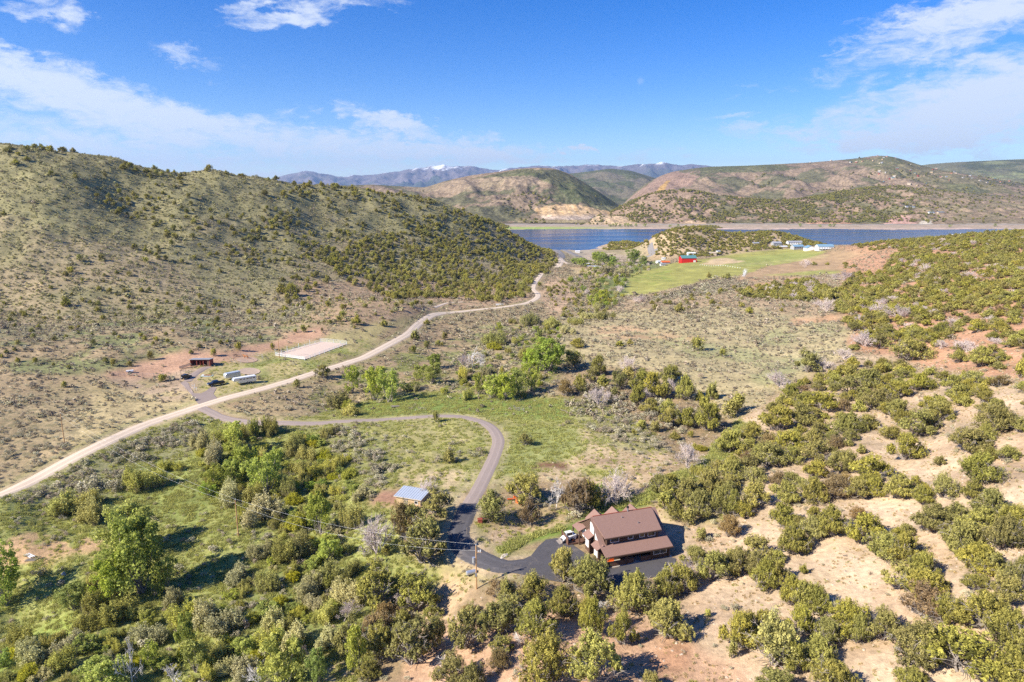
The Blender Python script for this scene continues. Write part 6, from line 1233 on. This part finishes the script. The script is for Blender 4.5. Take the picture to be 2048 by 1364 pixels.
# corral wire fence posts by the shelter and short posts by the sage
def post_fence(pts, n, h, label, mat='grey_wood', wires=True, nm='wire_fence', r=.07):
    hs = [at_px(*q) for q in pts]; cum = catmull([q[:2] for q in hs], 6); idx = np.linspace(0, len(cum)-1, n).astype(int); root = empty(nm, tuple(hs[0]), 0, label=label, cat='fence'); P_ = [(cum[i][0], cum[i][1], H(*cum[i])) for i in idx]; b0 = hs[0]
    for q in P_: MB().cyl((0,0,-.1),(0,0,h),r,n=6).build('post', M[mat], root, loc=(q[0]-b0[0], q[1]-b0[1], q[2]-b0[2]))
    if wires:
        for zr in (.5*h, .9*h): oo = bpy.data.objects.new('wire', tubes_mesh('wire', [((a[0]-b0[0],a[1]-b0[1],a[2]-b0[2]+zr),(b[0]-b0[0],b[1]-b0[1],b[2]-b0[2]+zr),.02,.02) for a, b in zip(P_, P_[1:])], M['steel'], 3)); COL.objects.link(oo); oo.parent = root
post_fence([(225,752),(260,752),(300,753),(348,752),(372,744)], 12, 1.3, 'thin post fence along the front of the red corral')
post_fence([(1028,818),(1032,822),(1037,822),(1048,824)], 5, 1.3, 'short row of stout posts by the sagebrush at the meadow edge', wires=True, nm='post_fence', r=.12)
post_fence([(1370,566),(1340,574),(1300,584)], 8, 1.3, 'field fence along the lower edge of the hayfield')
# --- small things near the drive
p = at_px(960, 1046); r = empty('storage_box', tuple(p), .1, label='square rusty red box standing under the juniper beside the drive', cat='box'); MB().box(-.45,-.45,0,.45,.45,.85).build('body', M['rust_red'], r); MB().box(-.5,-.5,.85,.5,.5,.95).build('lid', M['rust_red'], r)
p = at_px(970, 1043); r = empty('picnic_table', tuple(p), .1, label='small wooden table right behind the rusty red box', cat='table'); MB().box(-.9,-.4,.7,.9,.4,.78).build('tabletop', M['brown_board'], r); [MB().box(s*.7-.05,-.35,0,s*.7+.05,.35,.7).build('leg', M['brown_board'], r) for s in (-1, 1)]
p = at_px(1030, 1001); r = empty('tractor_rake', tuple(p), .2, label='orange tractor implement lying under the trees by the drive', cat='implement'); MB().box(-1.8,-.3,.5,1.8,.1,.7).build('frame', M['orange_paint'], r); MB().box(-.3,-.2,.7,.3,.3,1.3).build('hitch', M['orange_paint'], r)
for k in range(7): MB().cyl((-1.6+.53*k,-.1,.45),(-1.6+.53*k,-.05,.45),.42,n=12).build('disc', M['steel'], r)
p = at_px(1040, 1006); r = empty('tractor_bucket', tuple(p), .9, label='small red loader bucket beside the orange implement', cat='bucket'); MB().ext([(-.5,0),(.5,0),(.52,.1),(-.3,.15),(-.35,.8),(-.5,.8)], -.9, .9, 1).build('shell', M['orange_paint'], r); MB().box(-.62,-.3,.3,-.5,.3,.6).build('mount', M['rubber'], r)
def rock(name, u, v, sz, label, mat='stone', seed=1, cat='rock'):
    rng2 = np.random.default_rng(seed); bm = bmesh.new(); bmesh.ops.create_icosphere(bm, subdivisions=2, radius=1)
    for q in bm.verts: f = 1+rng2.uniform(-.18, .18); q.co = Vector((q.co.x*sz[0]*f, q.co.y*sz[1]*f, max(-.3, q.co.z)*sz[2]*f))
    me = bpy.data.meshes.new(name); bm.to_mesh(me); bm.free(); me.materials.append(M[mat]); o = bpy.data.objects.new(name, me); COL.objects.link(o); o.location = tuple(at_px(u, v)); o.rotation_euler = (0, 0, seed); tag(o, label, cat)
rock('boulder', 1009, 1112, (1.1, .5, .3), 'flat pale boulder on the grass edge of the asphalt bend', 'stone', 1)
rock('boulder', 128, 1148, (.7, .5, .35), 'pale boulder on the creek bank below the orange soil', 'stone', 2)
for k, (u, v) in enumerate(((1108,838),(1098,843))): pass
p = at_px(791, 815); r = empty('log', tuple(p), .2, label='weathered grey log lying in the green meadow', cat='log'); MB().cyl((-1.3,0,.35),(1.3,0,.4),.36,.3,n=9).build('bark', M['grey_wood'], r); MB().cyl((1.3,0,.4),(1.33,0,.4),.28,n=9).build('cut_end', M['tan_wood'], r)
for (u, v, a, lab, mt, L_) in ((57,1112,-.5,'pale broken boards lying on the orange soil','white_paint',2.4),(60,1121,.1,'grey plank lying on the grass left of the boards','grey_wood',2.2)):
    p = at_px(u, v); r = empty('plank_debris', tuple(p), a, label=lab, cat='planks'); [MB().box(-L_/2+.2*k,.3*k-.3,.05+.06*k,L_/2+.2*k,.3*k-.1,.11+.06*k).build('plank', M[mt], r) for k in range(3)]
p = at_px(414, 752); r = empty('scrap_pallet', tuple(p), .1, label='pale blue sheet with red and white scrap on the grass', cat='scrap'); MB().box(-2.2,-1.2,.05,2.2,1.2,.12).build('sheet', M['olive_tarp'], r); MB().box(-1,.0,.12,1.4,.8,.35).build('scrap_bundle', M['rust_red'], r); MB().box(-2,.2,.12,-1.2,.9,.4).build('scrap_box', M['white_paint'], r)
for k, (u, v) in enumerate(((387,776),(391,781))):
    p = at_px(u, v); r = empty('fence_stile', tuple(p), .3, label=('small white post frame on the dirt pull-in, the taller one','small white post frame on the dirt pull-in, the lower one')[k], cat='post frame'); [MB().cyl((s*.4,0,-.1),(s*.4,0,1.5-.3*k),.07,n=6).build('post', M['white_paint'], r) for s in (-1, 1)]; MB().box(-.4,-.04,.9,.4,.04,1.0).build('bar', M['white_paint'], r)
p = at_px(260, 745); r = empty('utility_trailer', tuple(p), .4, label='small white and black equipment trailer in the red corral', cat='trailer'); MB().box(-1.2,-.6,.4,1.2,.6,.9).build('tub', M['white_paint'], r); MB().cyl((1.2,0,.45),(2.1,0,.4),.05).build('drawbar', M['steel'], r); wheels(r, [(0,-.7),(0,.7)], .35, .2)
p = at_px(999, 611); r = empty('road_barrier', tuple(p), .15, label='long white board barrier standing beside the gravel road', cat='barrier'); MB().box(-2.6,-.05,.2,2.6,.05,1.3).build('board', M['white_paint'], r); [MB().box(s*2.2-.08,.06,0,s*2.2+.08,.2,1.4).build('post', M['grey_wood'], r) for s in (-1, 1)]
p = at_px(938, 1103+0)
p = at_px(934, 1069); o = MB().cyl((0,0,-.1),(0,0,1.5),.07,n=6).build('marker_post', M['grey_wood'], None, loc=tuple(p)); tag(o, 'short grey marker post on the inside of the asphalt bend', 'post')

# --- farm buildings beyond the fields
def gable(name, u, v, L_, W_, hw, hr, rz, wall, roofm, label, cat='building', win=0, lift=0.0, porch=False):
    p = at_px(u, v); r = empty(name, (p[0], p[1], p[2]+lift), rz, label=label, cat=cat); a, b = L_/2, W_/2
    w_ = MB(); w_.ext([(-b,-1.0),(b,-1.0),(b,hw),(0,hr-.12),(-b,hw)], -a, a, 0); w_.build('wall', M[wall], r)
    o_ = .5; q = MB(); s = (hr-hw)/b
    q.slab([(-a-o_,-b-o_,hw-s*o_),(a+o_,-b-o_,hw-s*o_),(a+o_,0,hr),(-a-o_,0,hr)], .2); q.slab([(-a-o_,0,hr),(a+o_,0,hr),(a+o_,b+o_,hw-s*o_),(-a-o_,b+o_,hw-s*o_)], .2); q.build('roof', M[roofm], r)
    for k in range(win):
        x = -a+L_*(k+.5)/win; window(r, x-.5, x+.5, hw*.35, hw*.7, -b, 1)
    if win: MB().box(-a+.8,-b-.06,0,-a+1.8,-b-.01,2.1).build('door', M['grey_wood'], r)
    if porch:
        MB().slab([(-a,-b-2.6,hw*.45),(a,-b-2.6,hw*.45),(a,-b-.03,hw*.52),(-a,-b-.03,hw*.52)], .15).build('porch_deck', M['white_paint'], r)
        for k in range(6): MB().box(-a+k*L_/5-.1*(k > 0),-b-2.5,-.6,-a+k*L_/5+.1,-b-2.3,hw*.45).build('porch_post', M['white_paint'], r)
    return r
r = gable('red_barn', 1375, 525, 19, 10.5, 6.2, 9.0, .10, 'red_paint', 'green_roof', 'bright red barn with a green metal roof at the hayfield edge', 'barn', 0)
MB().box(5.5,-5.32,0,8.5,-5.27,3.2).build('door', M['white_paint'], r); MB().box(9.6,-2,0,12,2,2.2).build('lean_to', M['rust_red'], r)
gable('farmhouse', 1648, 500, 21, 10, 5.2, 7.8, .05, 'white_paint', 'blue_roof', 'long white farmhouse with a blue roof and white veranda, rightmost of the farmyard', 'house', 6, 0, True)
gable('farmhouse', 1594, 498, 17, 9, 4.2, 6.6, .25, 'grey_wall', 'blue_roof', 'grey house with a teal roof left of the white gabled garage', 'house', 4); gable('garage', 1618, 501, 15, 11, 4.2, 7.0, R(84), 'white_paint', 'blue_roof', 'white gabled garage between two blue-roofed houses', 'garage', 2)
gable('cottage', 1552, 492, 13, 9, 5, 7, .1, 'grey_wall', 'grey_roof', 'grey two-storey cottage under the juniper knoll', 'house', 3); gable('long_house', 1588, 489, 22, 8, 4.2, 5.8, .04, 'white_paint', 'grey_roof', 'long low white house with grey roof near the lake', 'house', 6); gable('machine_shed', 1511, 489, 9, 6, 2.6, 3.6, .0, 'tan_wall', 'grey_roof', 'small tan shed half hidden in the knoll trees', 'shed'); gable('garden_store', 1566, 496, 11, 6, 2.6, 3.6, .15, 'tan_wall', 'white_paint', 'cream outbuilding in front of the grey cottage', 'shed')
gable('farm_shed', 1330, 528, 10, 7, 2.8, 4, .1, 'grey_wall', 'orange_paint', 'long low farm shed with an orange rusted roof', 'shed'); gable('farm_store', 1317, 526, 6, 5, 2.6, 3.6, .4, 'white_paint', 'white_paint', 'small white shed left of the orange-roofed one', 'shed'); gable('camper_shed', 1325, 531, 6, 3, 2.4, 2.8, .2, 'white_paint', 'grey_roof', 'white camper in front of the orange-roofed shed', 'camper'); gable('hut', 1327, 519, 5, 3, 2.4, 2.8, 0, 'white_paint', 'white_paint', 'small pale hut behind the orange-roofed shed', 'hut')
gable('cabin', 1382, 510, 11, 6, 3, 4.2, .1, 'white_paint', 'white_paint', 'white cabin in the trees above the red barn', 'cabin', 3); gable('cabin', 1425, 509, 10, 6, 2.8, 3.8, -.1, 'tan_wall', 'tan_wall', 'tan cabin left of the mound at the hayfield head', 'cabin'); gable('cabin', 1436, 506, 5, 5, 2.8, 4, .3, 'white_paint', 'grey_roof', 'tiny white cabin by the trees above the mound', 'cabin')
gable('stable', 1185, 536, 11, 5, 2.3, 3.0, -.12, 'rust_red', 'grey_roof', 'long reddish stable by the tan hay plot', 'stable'); gable('caravan', 1172, 531, 9, 5, 2.3, 3.0, -.1, 'white_paint', 'white_paint', 'white caravan shed left of the reddish stable', 'caravan'); gable('stable', 1196, 537, 8, 4, 2.2, 2.9, -.2, 'rust_red', 'steel_roof', 'smaller stable with a pale roof at the right end of the plot', 'stable')
gable('boat_shed', 1155, 505, 7, 5, 2.5, 3.4, 0, 'white_paint', 'white_paint', 'small white kiosk by the lake parking road', 'kiosk')
# irrigation jet and its wheel line
p = at_px(1490, 556); r = empty('sprinkler', tuple(p), 0, label='tall white jet of an irrigation sprinkler in the hayfield', cat='sprinkler'); MB().cyl((0,0,0),(0,0,1.4),.15,n=8).build('riser', M['steel'], r)
j = MB(); rg = np.random.default_rng(3)
for k in range(420): t = rg.random()**.7; a = rg.normal()*.05; q = (t*2.5*rg.normal()*.5+(1-t)*-3*rg.random(), rg.normal()*1.2*t, 1.2+t*9*(1-.3*rg.random())*rg.random()**.3); j.box(q[0],q[1],q[2],q[0]+.14,q[1]+.14,q[2]+.2)
j.build('water_jet', M['water_spray'], r)
# wheel line: many light wheels across the field
ps = [at_px(u, v) for u, v in ((1400,531),(1440,534),(1480,537))]; r = empty('irrigation_wheel_line', tuple(ps[0]), 0, label='row of spoked irrigation wheels crossing the hayfield', cat='irrigation line'); b0 = ps[0]
for k in range(18): q = ps[0]+(ps[2]-ps[0])*k/17; q[2] = H(q[0], q[1]); MB().cyl((0,0,.7),(.25,.1,.7),.42,n=10).build('wheel', M['pvc_rail'], r, loc=tuple(q-b0))
# boats and the far shore houses
for (u, v, lab) in ((1922, 468, 'small white motor boat on the open lake'), (1905, 470, 'tiny pale boat left of the motor boat')):
    q = at_Z(u, v, LAKE); r = empty('boat', tuple(q), .1, label=lab, cat='boat'); MB().slab([(-4,-1.2,1.1),(2.5,-1.3,1.2),(5,0,1.5),(2.5,1.3,1.2),(-4,1.2,1.1)], 1.1).build('hull', M['white_paint'], r); MB().box(-1.5,-.9,1.2,1.2,.9,2.4).build('cabin', M['white_paint'], r)
def on_hill(name, u, v):
    X, Y, Z, pu, pv = HILLS[name]; d = (pu-u)**2+(pv-v)**2*4+np.where(np.arange(X.shape[1])[None] > X.shape[1]-31, 1e6, 0); i = np.unravel_index(np.argmin(d), d.shape); return X[i], Y[i], Z[i]
VH = [(1753,308),(1738,317),(1725,323),(1712,325),(1745,321),(1772,314),(1765,320),(1768,316),(1790,317),(1760,327),(1764,326),(1700,325),(1757,342),(1770,345),(1793,338),(1795,345),(1820,341),(1830,348),(1865,340),(1863,346),(1885,354),(1903,348),(1912,347),(1893,354),(1898,361),(1925,356),(1940,352),(1943,357),(1788,354),(1779,356),(1783,355),(1836,352),(1745,358),(1766,365),(1787,370),(1820,369),(1834,370),(1880,355),(1958,362),(1974,366),(2000,365),(1660,320),(1620,324),(1820,330),(1878,330),(1915,336),(1990,356),(2020,360),(1758,348),(1850,368)]
HC = [('concrete', 'pale'), ('tan_wall', 'tan'), ('rust_red', 'reddish'), ('grey_wall', 'grey'), ('tan_wood', 'wooden')]
for k, (u, v) in enumerate(VH):
    x, y, z = on_hill('village_hill', u, v); wm_, wn = HC[(k*7+k//3) % 5] if k else HC[0]; rm, rn = [('grey_roof', 'grey'), ('green_roof', 'green'), ('rust_red', 'red'), ('tan_wall', 'tan')][(k*5+k//4) % 4]
    L_ = 9+(k*13 % 8); r = empty('hillside_house', (x, y, z+.5), (k*1.7) % 3, label=f'{wn} house with a {rn} roof in the hillside village beyond the lake', cat='house', group=f'{wn} hillside houses with {rn} roofs')
    b = L_*.3; MB().ext([(-b,-5),(b,-5),(b,3.6),(0,6),(-b,3.6)], -L_/2, L_/2, 0).build('wall', M[wm_], r); q = MB(); q.slab([(-L_/2-1,-b-1,3.2),(L_/2+1,-b-1,3.2),(L_/2+1,0,6.3),(-L_/2-1,0,6.3)], .5); q.slab([(-L_/2-1,0,6.3),(L_/2+1,0,6.3),(L_/2+1,b+1,3.2),(-L_/2-1,b+1,3.2)], .5); q.build('roof', M[rm], r)
for k, (u, v, wl_, lab) in enumerate(((1820,416,34,'long white building on the slope above the far shore'),(1862,426,20,'blue-roofed house on the slope above the far shore'),(1880,427,22,'cream building right of the blue-roofed one across the lake'))):
    x, y, z = on_hill('juniper_hill', u, v); r = empty('shore_building', (x, y, z), .05, label=lab, cat='building'); MB().box(-wl_/2,-5,-3,wl_/2,5,5).build('wall', M['white_paint' if k != 2 else 'tan_wall'], r); MB().slab([(-wl_/2-1,-6,5.4),(wl_/2+1,-6,5.4),(wl_/2+1,6,7),(-wl_/2-1,6,7)], .4).build('roof', M['blue_roof' if k == 1 else 'grey_roof'], r)
    [MB().box(-wl_/2+wl_*(j+.3)/5,-5.1,.5,-wl_/2+wl_*(j+.6)/5,-5.02,3).build('window', M['dark_glass'], r) for j in range(5)]
# bushes along the far shore road
shp = [dict(x=float(q[0]), y=float(q[1]), k=k) for k, q in enumerate(at_Z(u, 452.5, -21) for u in (1220,1226,1232,1240,1250,1256,1262,1272,1290,1340,1356,1600,1640,1660,1668,1900,1990))]
scatter('shoreline_bushes', [(t['x'], t['y'], H(t['x'], t['y'])-.3) for t in shp], [(13, 13, 9+(t['k'] % 3)*2) for t in shp], [t['k'] for t in shp], [6]*len(shp), WP, label='green bushes along the far shore road')
# ------------------------------------------------------------------ air
def haze():
    o = MB().box(-22000, -400, LAKE-30, 22000, 26000, 1400).build('haze', bpy.data.materials.new('air'), None); m = o.data.materials[0]; m.use_nodes = True; t = NT(m.node_tree); t.n.clear()
    v = t.new('ShaderNodeVolumePrincipled'); v.inputs['Color'].default_value = (.42, .62, 1.0, 1); v.inputs['Density'].default_value = HAZE; v.inputs['Anisotropy'].default_value = .2
    ou = t.new('ShaderNodeOutputMaterial'); t.l.new(v.outputs[0], ou.inputs['Volume']); tag(o, kind='stuff', label='thin blue air over the valley and lake')
HAZE = 3.6e-5
haze()
